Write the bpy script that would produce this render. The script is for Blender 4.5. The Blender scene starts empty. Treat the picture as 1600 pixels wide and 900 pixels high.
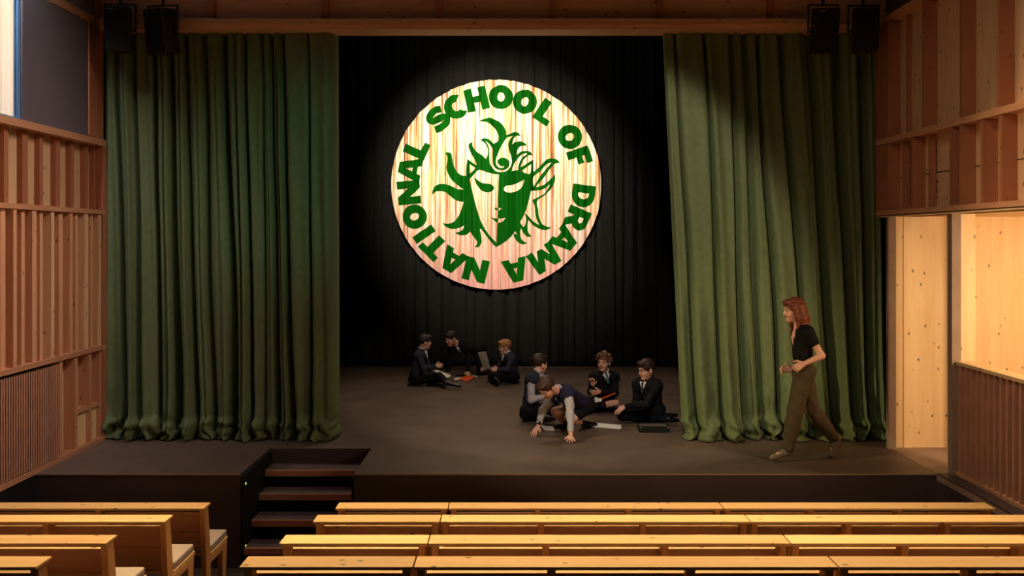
import bpy, bmesh, math, random
import numpy as np
from mathutils import Vector, Matrix, noise
from mathutils.geometry import tessellate_polygon
random.seed(7)
S = bpy.context.scene
COL = S.collection
PI = math.pi
F_PX = 1500.0            # focal length in pixels of the 1600 px wide frame
CAM_Z = 2.23             # eye height above the stage boards (z = 0 is the stage)

# ------------------------------------------------------------------ camera
cd = bpy.data.cameras.new('camera'); cam = bpy.data.objects.new('camera', cd); COL.objects.link(cam)
cam.location = (0, 0, CAM_Z); cam.rotation_euler = (PI/2, 0, 0)
cd.sensor_width = 36; cd.lens = F_PX/1600*36; cd.shift_y = -75/1600.0; cd.clip_start = .05
S.camera = cam
# ------------------------------------------------------------------ world
w = bpy.data.worlds.new('world'); S.world = w; w.use_nodes = True
w.node_tree.nodes['Background'].inputs[0].default_value = (.9, .80, .72, 1)
w.node_tree.nodes['Background'].inputs[1].default_value = .024
S.view_settings.view_transform = 'Standard'; S.view_settings.look = 'None'
S.view_settings.gamma = 1; S.view_settings.use_curve_mapping = False
S.view_settings.exposure = 0.0
S.cycles.use_denoising = True
S.cycles.max_bounces = 6
S.cycles.sample_clamp_indirect = 3
# ------------------------------------------------------------------ lights
def aim(o, p):
    d = Vector(p)-o.location
    o.rotation_euler = d.to_track_quat('-Z', 'Y').to_euler()
def spot(name, loc, at, power, ang, blend=.5, col=(1, .8, .6), size=.1):
    l = bpy.data.lights.new(name, 'SPOT'); o = bpy.data.objects.new(name, l); COL.objects.link(o)
    o.location = loc; aim(o, at); l.energy = power; l.spot_size = math.radians(ang); l.spot_blend = blend
    l.color = col; l.shadow_soft_size = size
    return o
def area(name, loc, at, power, sx, sy, col=(1, .8, .6), spread=180):
    l = bpy.data.lights.new(name, 'AREA'); o = bpy.data.objects.new(name, l); COL.objects.link(o)
    o.location = loc; aim(o, at); l.energy = power; l.shape = 'RECTANGLE'; l.size = sx; l.size_y = sy
    l.color = col; l.spread = math.radians(spread)
    return o
area('bench_lights', (-.2, 8.3, 5.8), (-.2, 6.3, 0), 140, 7.5, .3, (1, .70, .38), 56)
spot('stage_wash', (.9, 6.4, 5.7), (1.0, 13.2, 0), 640, 47, .3, (1, .84, .68), .12)
spot('curtain_wash_right', (-3.9, 7.2, 2.3), (3.1, 10.8, .12), 900, 32, 1, (1, .77, .38), .08)
spot('curtain_wash_left', (3.3, 7.0, 2.3), (-1.9, 10.8, .15), 120, 30, 1, (1, .84, .50), .08)
spot('curtain_cool_left', (1.2, 5.0, 4.0), (-2.3, 10.8, 2.9), 260, 27, 1, (.36, 1, .78), .2)
spot('emblem_spot', (-1.1, 11.4, 6.2), (-.27, 16.8, 3.32), 3300, 46, .75, (1, .90, .72), .05)
area('corridor_lamp', (5.9, 9.1, 2.42), (5.8, 9.6, 0), 30, .3, 1.4, (1, .66, .32))
area('corridor_wash', (5.4, 7.0, 2.0), (4.8, 10.3, .9), 38, .9, .9, (1, .66, .36), 120)
spot('left_wall_glow', (3.4, 6.5, 2.2), (-4.6, 8.2, 2.75), 260, 13, .8, (1, .68, .36), .1)
spot('right_wall_glow', (-3.6, 6.5, 2.2), (4.1, 7.7, 2.55), 480, 18, .9, (1, .68, .36), .1)
area('left_fill', (-.6, 8.4, 5.6), (-4.54, 8.6, 1.8), 36, 1, 2, (1, .76, .66), 70)
area('right_fill', (.8, 5.0, 5.2), (4.15, 8.0, 1.1), 15, 2, 2, (1, .80, .60), 80)
area('daylight', (-4.93, 9.2, 5.8), (-5.33, 10.0, 3.9), 270, .3, 2, (.95, .97, 1), 80)
spot('backdrop_wash', (0, 13.2, 6.4), (0, 16.9, 5.7), 70, 100, 1, (1, .92, .84), .3)
spot('stage_overhead', (-.3, 13.9, 6.5), (.5, 12.6, 0), 330, 78, .6, (1, .82, .64), .1)
# ------------------------------------------------------------------ materials
def ncol(c): return (c[0], c[1], c[2], 1)
def srgb(r, g, b):
    f = lambda v: (v/255/12.92) if v/255 <= .04045 else ((v/255+.055)/1.055)**2.4
    return (f(r), f(g), f(b))
class NT:
    def __init__(s, name):
        s.m = bpy.data.materials.new(name); s.m.use_nodes = True; s.t = s.m.node_tree
        s.b = s.t.nodes['Principled BSDF']; s.L = s.t.links
    def n(s, ty, **kw):
        o = s.t.nodes.new(ty)
        for k, v in kw.items():
            if k in o.inputs: o.inputs[k].default_value = v
            else: setattr(o, k, v)
        return o
    def coord(s, scale, kind='Object'):
        c = s.n('ShaderNodeTexCoord'); m = s.n('ShaderNodeMapping'); m.inputs['Scale'].default_value = scale
        s.L.new(c.outputs[kind], m.inputs['Vector']); return m.outputs[0]
    def ramp(s, src, stops):
        r = s.n('ShaderNodeValToRGB'); e = r.color_ramp.elements
        while len(e) < len(stops): e.new(.5)
        for k, (p, c) in enumerate(stops): e[k].position = p; e[k].color = ncol(c)
        s.L.new(src, r.inputs[0]); return r.outputs[0]
    def mix(s, f, a, b, mode='MIX'):
        m = s.n('ShaderNodeMix'); m.data_type = 'RGBA'; m.blend_type = mode
        for sock, v in ((m.inputs[0], f), (m.inputs[6], a), (m.inputs[7], b)):
            if hasattr(v, 'is_output'): s.L.new(v, sock)
            else: sock.default_value = v if isinstance(v, (int, float)) else ncol(v)
        return m.outputs[2]
def wood(name, light, dark, axis='z', knot=.9, rough=.55, var=.25):
    t = NT(name)
    sc = {'z': (9, 9, .7), 'x': (.7, 9, 9), 'y': (9, .7, 9)}[axis]
    ks = {'z': (10, 10, 6), 'x': (6, 10, 10), 'y': (10, 6, 10)}[axis]
    info = t.n('ShaderNodeObjectInfo')
    v = t.coord(sc)
    add = t.n('ShaderNodeVectorMath', operation='ADD'); mul = t.n('ShaderNodeMath', operation='MULTIPLY'); mul.inputs[1].default_value = 37
    t.L.new(info.outputs['Random'], mul.inputs[0]); t.L.new(v, add.inputs[0]); t.L.new(mul.outputs[0], add.inputs[1])
    n1 = t.n('ShaderNodeTexNoise', Scale=2.2, Detail=5, Roughness=.6, Distortion=.6); t.L.new(add.outputs[0], n1.inputs['Vector'])
    c = t.ramp(n1.outputs['Fac'], [(.3, dark), (.7, light)])
    n2 = t.n('ShaderNodeTexNoise', Scale=.35, Detail=2); t.L.new(add.outputs[0], n2.inputs['Vector'])
    c = t.mix(n2.outputs['Fac'], c, light)
    vo = t.n('ShaderNodeTexVoronoi', Scale=1.0); kv = t.coord(ks)
    ka = t.n('ShaderNodeVectorMath', operation='ADD'); t.L.new(kv, ka.inputs[0]); t.L.new(mul.outputs[0], ka.inputs[1]); t.L.new(ka.outputs[0], vo.inputs['Vector'])
    kf = t.n('ShaderNodeMapRange'); kf.inputs[1].default_value = .06; kf.inputs[2].default_value = .14; kf.inputs[3].default_value = knot; kf.inputs[4].default_value = 0
    t.L.new(vo.outputs['Distance'], kf.inputs[0])
    c = t.mix(kf.outputs[0], c, tuple(x*.22 for x in dark))
    hs = t.n('ShaderNodeHueSaturation'); mr = t.n('ShaderNodeMapRange'); mr.inputs[3].default_value = 1-var; mr.inputs[4].default_value = 1+var*.5
    t.L.new(info.outputs['Random'], mr.inputs[0]); t.L.new(mr.outputs[0], hs.inputs['Value']); t.L.new(c, hs.inputs['Color'])
    t.L.new(hs.outputs[0], t.b.inputs['Base Color']); t.b.inputs['Roughness'].default_value = rough
    bp = t.n('ShaderNodeBump', Strength=.12, Distance=.004); t.L.new(n1.outputs['Fac'], bp.inputs['Height']); t.L.new(bp.outputs[0], t.b.inputs['Normal'])
    return t.m
def plain(name, col, rough=.6, var=.15, scale=30, metal=0, sheen=0, bump=0, spec=.5):
    t = NT(name); v = t.coord((1, 1, 1))
    n = t.n('ShaderNodeTexNoise', Scale=scale, Detail=3); t.L.new(v, n.inputs['Vector'])
    c = t.ramp(n.outputs['Fac'], [(.25, tuple(x*(1-var) for x in col)), (.75, tuple(min(1, x*(1+var)) for x in col))])
    t.L.new(c, t.b.inputs['Base Color']); t.b.inputs['Roughness'].default_value = rough; t.b.inputs['Metallic'].default_value = metal
    t.b.inputs['Specular IOR Level'].default_value = spec
    if sheen: t.b.inputs['Sheen Weight'].default_value = sheen; t.b.inputs['Sheen Tint'].default_value = ncol(tuple(min(1, x*3) for x in col))
    if bump:
        b = t.n('ShaderNodeBump', Strength=bump, Distance=.01); t.L.new(n.outputs['Fac'], b.inputs['Height']); t.L.new(b.outputs[0], t.b.inputs['Normal'])
    return t.m
M = {}
M['stud'] = wood('stud_wood', srgb(222, 170, 132), srgb(194, 136, 98), 'z', .8)
M['stud_red'] = wood('stud_wood_red', srgb(182, 120, 86), srgb(150, 92, 62), 'z', .5)
M['panel'] = wood('panel_wood', srgb(228, 192, 150), srgb(200, 156, 114), 'z', .95)
M['pale'] = wood('pale_wood', srgb(245, 215, 165), srgb(225, 180, 120), 'z', .95, var=.1)
M['rail'] = wood('rail_wood', srgb(222, 166, 124), srgb(190, 130, 92), 'y', .5)
M['beam'] = wood('beam_wood', srgb(238, 192, 148), srgb(208, 156, 112), 'x', .9)
M['bench'] = wood('bench_wood', srgb(246, 206, 140), srgb(226, 170, 104), 'x', .9)
M['bench_v'] = wood('bench_wood_upright', srgb(232, 176, 110), srgb(206, 138, 78), 'z', .7)
M['back'] = wood('backrest_wood', srgb(204, 156, 118), srgb(170, 118, 84), 'x', .95)
M['tread'] = wood('tread_wood', srgb(196, 132, 104), srgb(160, 98, 74), 'x', .2)
M['tread_top'] = plain('tread_top', srgb(96, 80, 74), .6, .15, 12)
M['stage'] = plain('stage_board', srgb(96, 80, 70), .5, .25, 2.2, spec=.35, bump=.03)
M['face'] = plain('stage_face', srgb(74, 62, 62), .5, .12, 1.5, spec=.3)
M['edge'] = plain('stage_edge', srgb(150, 130, 110), .4, .1)
M['black'] = plain('black_paint', srgb(26, 25, 27), .7, .2, 8, spec=.2)
M['blackbox'] = plain('black_stage_wall', srgb(14, 13, 14), .9, .2, 3, spec=.05)
M['speaker'] = plain('speaker_black', srgb(22, 22, 23), .55, .1, 60, spec=.4)
M['grille'] = plain('speaker_grille', srgb(14, 14, 15), .75, .4, 200, spec=.3)
M['metal'] = plain('dark_metal', srgb(40, 40, 42), .4, .1, 20, metal=.6)
M['chrome'] = plain('bright_metal', srgb(200, 190, 170), .25, .05, 20, metal=1)
M['slate'] = plain('acoustic_panel', srgb(98, 92, 98), .95, .08, 80, spec=.1)
M['slatwood'] = plain('slat_wood', srgb(190, 142, 114), .7, .12, 6)
M['greypaint'] = plain('grey_wood', srgb(150, 128, 112), .7, .12, 6)
M['greenv'] = plain('green_velvet', srgb(98, 111, 76), .72, .12, 14, sheen=.10, spec=.25, bump=.05)
M['drape'] = plain('black_drape', srgb(25, 23, 22), .85, .2, 10, sheen=.05, spec=.12)
M['cushion'] = plain('cushion_cloth', srgb(178, 162, 148), .9, .06, 120, bump=.1)
M['paper'] = plain('paper', srgb(235, 230, 222), .7, .03, 20)
M['orange'] = plain('orange_card', srgb(235, 84, 40), .6, .05, 20)
M['blue'] = plain('window_frame_blue', srgb(96, 140, 190), .5, .05, 10)
M['white'] = plain('outside_white', srgb(232, 226, 214), .7, .06, 6)
M['floorhall'] = plain('hall_floor', srgb(52, 42, 36), .6, .2, 4)
t = NT('window_glass'); t.b.inputs['Transmission Weight'].default_value = 1; t.b.inputs['Roughness'].default_value = .02; t.b.inputs['IOR'].default_value = 1.05
M['glass'] = t.m
t = NT('warm_diffuser'); t.b.inputs['Emission Color'].default_value = (1, .72, .36, 1); t.b.inputs['Emission Strength'].default_value = 6
M['lampglow'] = t.m
t = NT('green_led'); t.b.inputs['Emission Color'].default_value = (.6, 1, .2, 1); t.b.inputs['Emission Strength'].default_value = 1.5
M['led'] = t.m
# ------------------------------------------------------------------ mesh helpers
class MB:
    def __init__(s): s.v = []; s.f = []; s.mi = []
    def add(s, vs, fs, mi=0):
        o = len(s.v); s.v += [tuple(x) for x in vs]; s.f += [tuple(i+o for i in f) for f in fs]; s.mi += [mi]*len(fs); return s
    def box(s, x0, x1, y0, y1, z0, z1, mi=0, mat=None):
        vs = [Vector((x, y, z)) for x in (x0, x1) for y in (y0, y1) for z in (z0, z1)]
        if mat is not None: vs = [mat @ v for v in vs]
        return s.add(vs, [(0, 1, 3, 2), (4, 6, 7, 5), (0, 4, 5, 1), (2, 3, 7, 6), (0, 2, 6, 4), (1, 5, 7, 3)], mi)
    def tube(s, pts, r, n=8, mi=0):
        pts = [Vector(p) for p in pts]; rings = []
        for i, p in enumerate(pts):
            d = (pts[min(i+1, len(pts)-1)]-pts[max(i-1, 0)]).normalized()
            a = d.orthogonal().normalized(); b = d.cross(a)
            rr = r[i] if isinstance(r, (list, tuple)) else r
            rings.append([p+a*rr*math.cos(2*PI*k/n)+b*rr*math.sin(2*PI*k/n) for k in range(n)])
        vs = [v for q in rings for v in q]; fs = []
        for i in range(len(pts)-1):
            for k in range(n): fs.append((i*n+k, i*n+(k+1) % n, (i+1)*n+(k+1) % n, (i+1)*n+k))
        fs.append(tuple(range(n-1, -1, -1))); fs.append(tuple((len(pts)-1)*n+k for k in range(n)))
        return s.add(vs, fs, mi)
    def prism(s, poly, y0, y1, mi=0, axis='y'):
        n = len(poly)
        mk = {'y': lambda a, b, c: (a, c, b), 'x': lambda a, b, c: (c, a, b), 'z': lambda a, b, c: (a, b, c)}[axis]
        vs = [mk(a, b, y0) for a, b in poly]+[mk(a, b, y1) for a, b in poly]
        fs = [tuple(range(n)), tuple(range(2*n-1, n-1, -1))]+[(i, i+n, (i+1) % n+n, (i+1) % n) for i in range(n)]
        return s.add(vs, fs, mi)
    def build(s, name, mats, parent=None, bevel=0, smooth=False):
        me = bpy.data.meshes.new(name)
        off = Vector((0, 0, 0))
        if parent is not None: off = world_loc(parent)
        me.from_pydata([tuple(Vector(v)-off) for v in s.v], [], s.f)
        if not isinstance(mats, (list, tuple)): mats = [mats]
        for m in mats: me.materials.append(m)
        me.polygons.foreach_set('material_index', s.mi)
        bm = bmesh.new(); bm.from_mesh(me); bmesh.ops.recalc_face_normals(bm, faces=bm.faces)
        bm.to_mesh(me); bm.free()
        if smooth: me.polygons.foreach_set('use_smooth', [True]*len(me.polygons))
        o = bpy.data.objects.new(name, me); COL.objects.link(o)
        if parent is not None: o.parent = parent
        if bevel:
            b = o.modifiers.new('bevel', 'BEVEL'); b.width = bevel; b.segments = 2; b.limit_method = 'ANGLE'
        return o
def world_loc(o):
    v = Vector(o.location)
    while o.parent: o = o.parent; v += Vector(o.location)
    return v
def tag(o, label=None, cat=None, group=None, kind=None):
    for k, v in (('label', label), ('category', cat), ('group', group), ('kind', kind)):
        if v: o[k] = v
    return o
def empty(name, loc, label=None, cat=None, group=None):
    o = bpy.data.objects.new(name, None); COL.objects.link(o); o.location = loc; o.empty_display_size = .1
    return tag(o, label, cat, group)
def copy_tree(o, parent=None):
    c = o.copy(); COL.objects.link(c); c.parent = parent
    for ch in list(o.children): copy_tree(ch, c)
    return c
def struct(o): o['kind'] = 'structure'; return o
# ------------------------------------------------------------------ the room
M['outwood'] = wood('weathered_pale_timber', srgb(236, 226, 210), srgb(206, 186, 160), 'z', .9)
M['gap'] = plain('dark_gap', srgb(70, 46, 36), .8, .1)
LX, RX = -4.54, 4.07          # hall wall planes
STG_Y = 9.15                  # stage front edge
HALL_Z = -.9
struct(MB().box(-7, 8, -2, STG_Y, HALL_Z-.1, HALL_Z).build('floor', M['floorhall']))
struct(MB().box(-7, 8, -2, 10.9, 6.0, 6.1).build('ceiling', M['slate']))
# stage with the stair pit cut out of its front
st = MB()
HX0, HX1, HY = -2.59, -1.505, 10.27
st.box(-5.6, HX0, STG_Y, HY, HALL_Z, 0).box(HX1, 5.6, STG_Y, HY, HALL_Z, 0).box(-5.6, 7.2, HY, 17.6, HALL_Z, 0)
o = struct(st.build('stage', [M['stage'], M['face']]))
for p in o.data.polygons:
    if abs(p.normal.z) < .5: p.material_index = 1
e = MB().box(LX, HX0, STG_Y-.004, STG_Y+.006, -.012, .003).box(HX1, RX-.02, STG_Y-.004, STG_Y+.006, -.012, .003)
struct(e.build('trim_1', M['edge']))
# black stage house
struct(MB().box(-5.7, -5.6, 11.1, 17.6, 0, 7).build('wall_stage_left', M['blackbox']))
struct(MB().box(5.6, 5.7, 11.1, 17.6, 0, 7).build('wall_stage_right', M['blackbox']))
struct(MB().box(-5.7, 5.7, 17.4, 17.6, 0, 7).build('wall_stage_back', M['blackbox']))
struct(MB().box(-5.7, 5.7, 10.9, 17.6, 7, 7.1).build('ceiling_stage', M['blackbox']))
struct(MB().box(-5.7, -4.60, 10.79, 11.1, 0, 7).box(4.35, 5.7, 10.95, 11.1, 0, 7).box(4.10, 5.7, 10.41, 10.43, 0, 2.48).build('wall_wings', M['blackbox']))
# --- left wall
b = MB()
b.box(LX-.3, LX-.14, 0, 10.78, HALL_Z, 3.32)
b.box(LX-.3, LX-.14, 9.5, 10.78, 3.32, 6.0)
b.box(LX-.3, LX-.14, 0, 7.0, 3.32, 6.0).box(LX-.3, LX-.14, 7.0, 8.87, 5.4, 6.0)
struct(b.build('wall_left', M['panel']))
struct(MB().box(LX-.14, LX, 0, 9.155, HALL_Z, -.02).build('wall_left_plinth', M['black']))
b = MB()
for z, t_, x in ((3.29, .07, .0), (2.52, .05, 0), (1.02, .05, .0), (.0, .05, .0)):
    b.box(LX-.14, LX+x, 0, 10.74, z-t_/2+.02, z+t_/2+.02)
b.box(LX-.14, LX-.01, 9.0, 10.74, 4.58, 4.66)
struct(b.build('trim_rails_left', M['rail']))
b = MB()
def studs(b, side, X, ys, z0, z1, th, dp):
    for y in ys:
        t_ = th*(.8+.4*random.random()); d_ = dp
        if side < 0: b.box(X-.141, X-.141+d_, y, y+t_, z0, z1)
        else: b.box(X+.141-d_, X+.141, y, y+t_, z0, z1)
ysl = [8.74-.33*k for k in range(20)]+[9.07, 9.40, 9.73, 10.06, 10.40, 10.62]
studs(b, -1, LX, ysl, 2.56, 3.28, .085, .055)
struct(b.build('trim_studs_left_upper', M['stud_red']))
b = MB(); y = 1.0; k = 0
while y < 10.6:
    b.box(LX-.141, LX-.141+(.128 if k % 2 else .105), y, y+(.062 if k % 3 else .085), 1.06, 2.51); y += .155+.05*random.random(); k += 1
b.mi = [random.Random(i//6*13).choice((0, 0, 1)) for i in range(len(b.mi))]
struct(b.build('trim_studs_left_middle', [M['stud'], M['panel']]))
b = MB(); studs(b, -1, LX, [9.68, 10.02, 10.36, 10.62], .02, 1.0, .07, .12)
b.box(LX-.141, LX-.03, 10.05, 10.7, .40, .44)
struct(b.build('trim_studs_left_lower', M['stud']))
struct(MB().box(LX-.141, LX-.06, 10.1, 10.7, .02, .40).build('wall_left_socket_board', M['pale']))
b = MB(); b.box(LX-.141, LX, 10.31, 10.5, 3.35, 4.57).box(LX-.141, LX-.03, 10.50, 10.74, 3.35, 5.9).box(LX-.141, LX-.01, 0, 6.9, 3.35, 5.9)
b.box(LX-.16, LX-.002, 10.66, 10.76, .03, 3.3)
struct(b.build('trim_posts_left', M['stud_red']))
# end post where wall meets the curtain
# ventilation grille
v = empty('ventilation_grille', (LX-.05, 7.8, .07), 'tall slatted wooden ventilation screen low in the wall beside the stage end', 'ventilation grille')
b = MB()
y = 6.0
while y < 9.63: b.box(LX-.06, LX-.004, y, y+.024, .06, .98); y += .0445
b.build('slats', M['slatwood'], v)
MB().box(LX-.138, LX-.07, 5.95, 9.66, .05, .985).build('backing', M['gap'], v)
# acoustic panel, both sides
o = MB().box(LX-.045, LX-.01, 8.92, 10.30, 3.345, 4.57).build('acoustic_panel', M['slate'], bevel=.006)
tag(o, 'large dark grey acoustic panel between the window and the corner post', 'acoustic panel')
o = MB().box(LX-.045, LX-.01, 7.2, 10.48, 4.68, 5.9).build('acoustic_panel', M['slate'], bevel=.006)
tag(o, 'dark grey acoustic panel above the thin timber ledge, over the large grey one', 'acoustic panel')
# window on the left
wn = struct(empty('window_1', (LX-.2, 7.9, 4.0)))
b = MB(); b.box(LX-.06, LX-.02, 8.86, 8.90, 3.34, 5.4).box(LX-.06, LX-.02, 7.0, 7.05, 3.34, 5.4).box(LX-.06, LX-.02, 7.05, 8.86, 3.33, 3.36).box(LX-.06, LX-.02, 7.05, 8.86, 5.36, 5.4)
b.build('window_frame', M['blue'], wn)
MB().box(LX-.045, LX-.039, 7.05, 8.86, 3.36, 5.36).build('pane', M['glass'], wn)
b = MB()
for k in range(44): b.box(-5.36+.012*(k % 2), -5.30+.012*(k % 3), 7.2+.082*k, 7.278+.082*k, 3.0, 5.95)
o = b.build('outside_cladding', M['outwood']); tag(o, 'pale vertical timber cladding seen in daylight through the window', 'cladding')
# --- right wall, upper
b = MB()
b.box(RX+.14, RX+.3, 0, 10.70, 2.48, 6.0)
struct(b.build('wall_right', M['panel']))
b = MB()
for z, t_ in ((3.30, .06), (2.51, .06), (4.63, .06)):
    b.box(RX, RX+.14, 0, 10.74, z-t_/2+.01, z+t_/2+.01)
struct(b.build('trim_rails_right', M['rail']))
b = MB()
def rstud(b, px, pxr, z0, z1, th=.045, Xf=RX+.008):
    y = F_PX*Xf/(px-800.0); dp = (pxr-800.0)*y/F_PX-Xf
    b.box(Xf, RX+.141, y, y+th, z0, z1)
for px, pr in ((1444, 1460), (1503, 1514), (1561, 1579), (1640, 1660), (1720, 1740), (1830, 1850), (1960, 1980), (2140, 2160)): rstud(b, px, pr, 3.335, 4.6)
rstud(b, 1418, 1430, 3.335, 4.6, .03, RX+.09)
b.box(RX+.004, RX+.141, 10.40, 10.735, 3.335, 4.6)
struct(b.build('trim_studs_right_upper', M['stud_red']))
b = MB()
for px, pr in ((1426, 1438), (1487, 1497), (1502.5, 1514), (1536, 1546), (1565.5, 1579), (1640, 1655), (1700, 1712), (1790, 1800), (1900, 1910), (2040, 2050)): rstud(b, px, pr, 2.54, 3.275)
rstud(b, 1411, 1420, 2.54, 3.275, .03, RX+.06); rstud(b, 1453, 1460, 2.54, 3.275, .03, RX+.07)
b.box(RX+.004, RX+.141, 10.40, 10.735, 2.54, 3.275)
struct(b.build('trim_studs_right_lower', M['stud_red']))
struct(MB().box(RX+.134, RX+.1385, 5, 10.4, 2.895, 2.903).build('trim_panel_joint', M['black']))
struct(MB().box(RX+.06, RX+.139, 0, 10.6, 4.68, 5.95).build('wall_right_acoustic', M['slate']))
# --- right corridor behind the balustrade
struct(MB().box(4.10, 7.2, 10.3, 10.4, 0, 2.5).build('wall_corridor_end', M['pale']))
struct(MB().box(4.195, 4.202, 10.294, 10.301, 0, 2.5).box(4.725, 4.80, 10.0, 10.3, 0, 2.5).build('trim_corridor_joint', M['stud']))
struct(MB().box(4.02, 4.10, 10.25, 10.31, 0, 2.48).build('trim_jamb', M['greypaint']))
struct(MB().box(7.1, 7.2, 0, 10.3, HALL_Z, 2.5).build('wall_corridor_side', M['pale']))
struct(MB().box(4.07, 7.2, 0, 10.74, 2.48, 2.50).build('ceiling_corridor', M['pale']))
struct(MB().box(4.05, 7.1, 0, 10.3, -.06, .003).build('floor_corridor', M['greypaint']))
struct(MB().box(4.05, 4.15, 0, STG_Y-.002, HALL_Z, -.06).build('wall_right_plinth', M['face']))
struct(MB().box(4.05, 4.19, 0, STG_Y-.002, -.0, .012).build('trim_sill_right', M['face']))
struct(MB().box(4.155, 4.24, 9.065, 9.15, .003, 2.48).build('trim_post_right', M['greypaint']))
struct(MB().box(4.26, 4.44, 9.2, 9.40, .003, 2.48).build('trim_column_corridor', M['pale']))
ba = empty('balustrade', (4.24, 7.5, .012), 'timber balustrade with close vertical slats and a pale flat top rail', 'balustrade')
MB().box(4.19, 4.34, 3.0, 9.06, 1.05, 1.085).build('top_rail', M['pale'], ba, bevel=.004)
MB().box(4.19, 4.31, 3.0, 9.06, .012, .045).build('bottom_rail', M['stud'], ba)
b = MB(); y = 3.0
while y < 9.02: b.box(4.20, 4.275, y, y+.032, .045, 1.05); y += .107
b.build('slats', M['slatwood'], ba)
MB().box(4.285, 4.30, 3.0, 9.06, .045, 1.05).build('backing', M['gap'], ba)
# names written up the studs' boards
def text_mesh(txt, name, label, loc, rot, size, mat):
    c = bpy.data.curves.new(name, 'FONT'); c.body = txt; c.size = size; c.extrude = .001; c.offset = .004
    to = bpy.data.objects.new('t', c); COL.objects.link(to)
    dg = bpy.context.evaluated_depsgraph_get(); me = bpy.data.meshes.new_from_object(to.evaluated_get(dg))
    bpy.data.objects.remove(to); me.materials.clear(); me.materials.append(mat)
    o = bpy.data.objects.new(name, me); COL.objects.link(o); o.location = loc; o.rotation_euler = rot
    if label: tag(o, label, 'lettering')
    return o
M['ink'] = plain('burnt_lettering', srgb(64, 36, 22), .8, .1)
for txt, px, zb, hh in (('Araminta Mira', 1424.5, 2.60, .62), ('Tony Osmani', 1464.5, 2.62, .58), ('Casper Tyser', 1520, 2.64, .47), ('Sultan and Abubakar Allen', 1585, 2.70, .84)):
    yy = F_PX*(RX+.139)/(px-800.0)
    o = text_mesh(txt, 'carved_name', {'A': 'dark carved name on the board closest to the stage curtain', 'T': 'dark carved name in sloping script, second board from the curtain', 'C': 'dark two-word carved name reading Casper Tyser on a warm lit board', 'S': 'longest carved name, reading Sultan and Abubakar Allen, up a board'}[txt[0]],
                  (RX+.134, yy, zb), (PI/2, -PI/2, PI), .1, M['ink'])
    o.rotation_euler = Matrix(((0, 0, -1), (0, -1, 0), (-1, 0, 0))).to_euler()
    # local x -> up, local y -> toward the far end, local z -> into the hall
    o.matrix_world = Matrix(((0, 0, -1, RX+.134), (0, 1, 0, yy), (1, 0, 0, zb), (0, 0, 0, 1)))
    w_ = max(v.co.x for v in o.data.vertices); s_ = hh/w_
    for v in o.data.vertices: v.co.x *= s_; v.co.y *= 1.0
# --- proscenium beam
b = MB()
b.box(LX-.06, RX+.02, 10.62, 10.95, 4.56, 4.60).box(LX-.06, RX+.02, 10.57, 10.95, 4.60, 4.67)
struct(b.build('trim_beam_ledge', M['beam']))
struct(MB().box(LX-.2, RX+.2, 10.70, 10.95, 4.67, 6.0).build('wall_proscenium', M['beam']))
b = MB()
for px in (330, 508, 686, 864, 1032, 1205):
    x = (px-800)/141.; b.box(x-.035, x+.035, 10.63, 10.70, 4.67, 6.0)
struct(b.build('trim_beam_battens', M['stud_red']))
# ------------------------------------------------------------------ stairs in the pit
sr = empty('stage_steps', (-2.05, 9.9, HALL_Z), 'dark steps with wooden nosings let into the stage front, beside the aisle', 'steps')
zz = [-.155, -.335, -.52, -.71]; yf = [9.93, 9.68, 9.41, 9.15]; yb = HY
for k in range(4):
    MB().box(-2.555, -1.53, yf[k]+.03, yb-.001, zz[k]-.06, zz[k]).build('tread', M['tread_top'], sr)
    MB().box(-2.555, -1.53, yf[k], yf[k]+.03, zz[k]-.062, zz[k]+.002).build('nosing', M['tread'], sr, bevel=.004)
    MB().box(-2.55, -1.535, yf[k]+.04, yf[k]+.06, (zz[k+1] if k < 3 else HALL_Z), zz[k]-.06).build('riser', M['black'], sr)
    yb = yf[k]+.045
MB().box(HX0, HX0+.03, STG_Y, HY, HALL_Z, -.03).build('side_panel', M['black'], sr)
MB().box(HX1-.025, HX1, STG_Y, HY, HALL_Z, -.03).build('side_panel', M['black'], sr)
MB().box(HX0+.03, HX1-.025, HY-.02, HY-.001, -.155, -.02).build('back_panel', M['face'], sr)
for y_, z_ in ((9.22, -.12), (9.22, -.72)):
    MB().box(HX0+.03, HX0+.034, y_, y_+.015, z_, z_+.02).build('marker_light', M['led'], sr)
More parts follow.
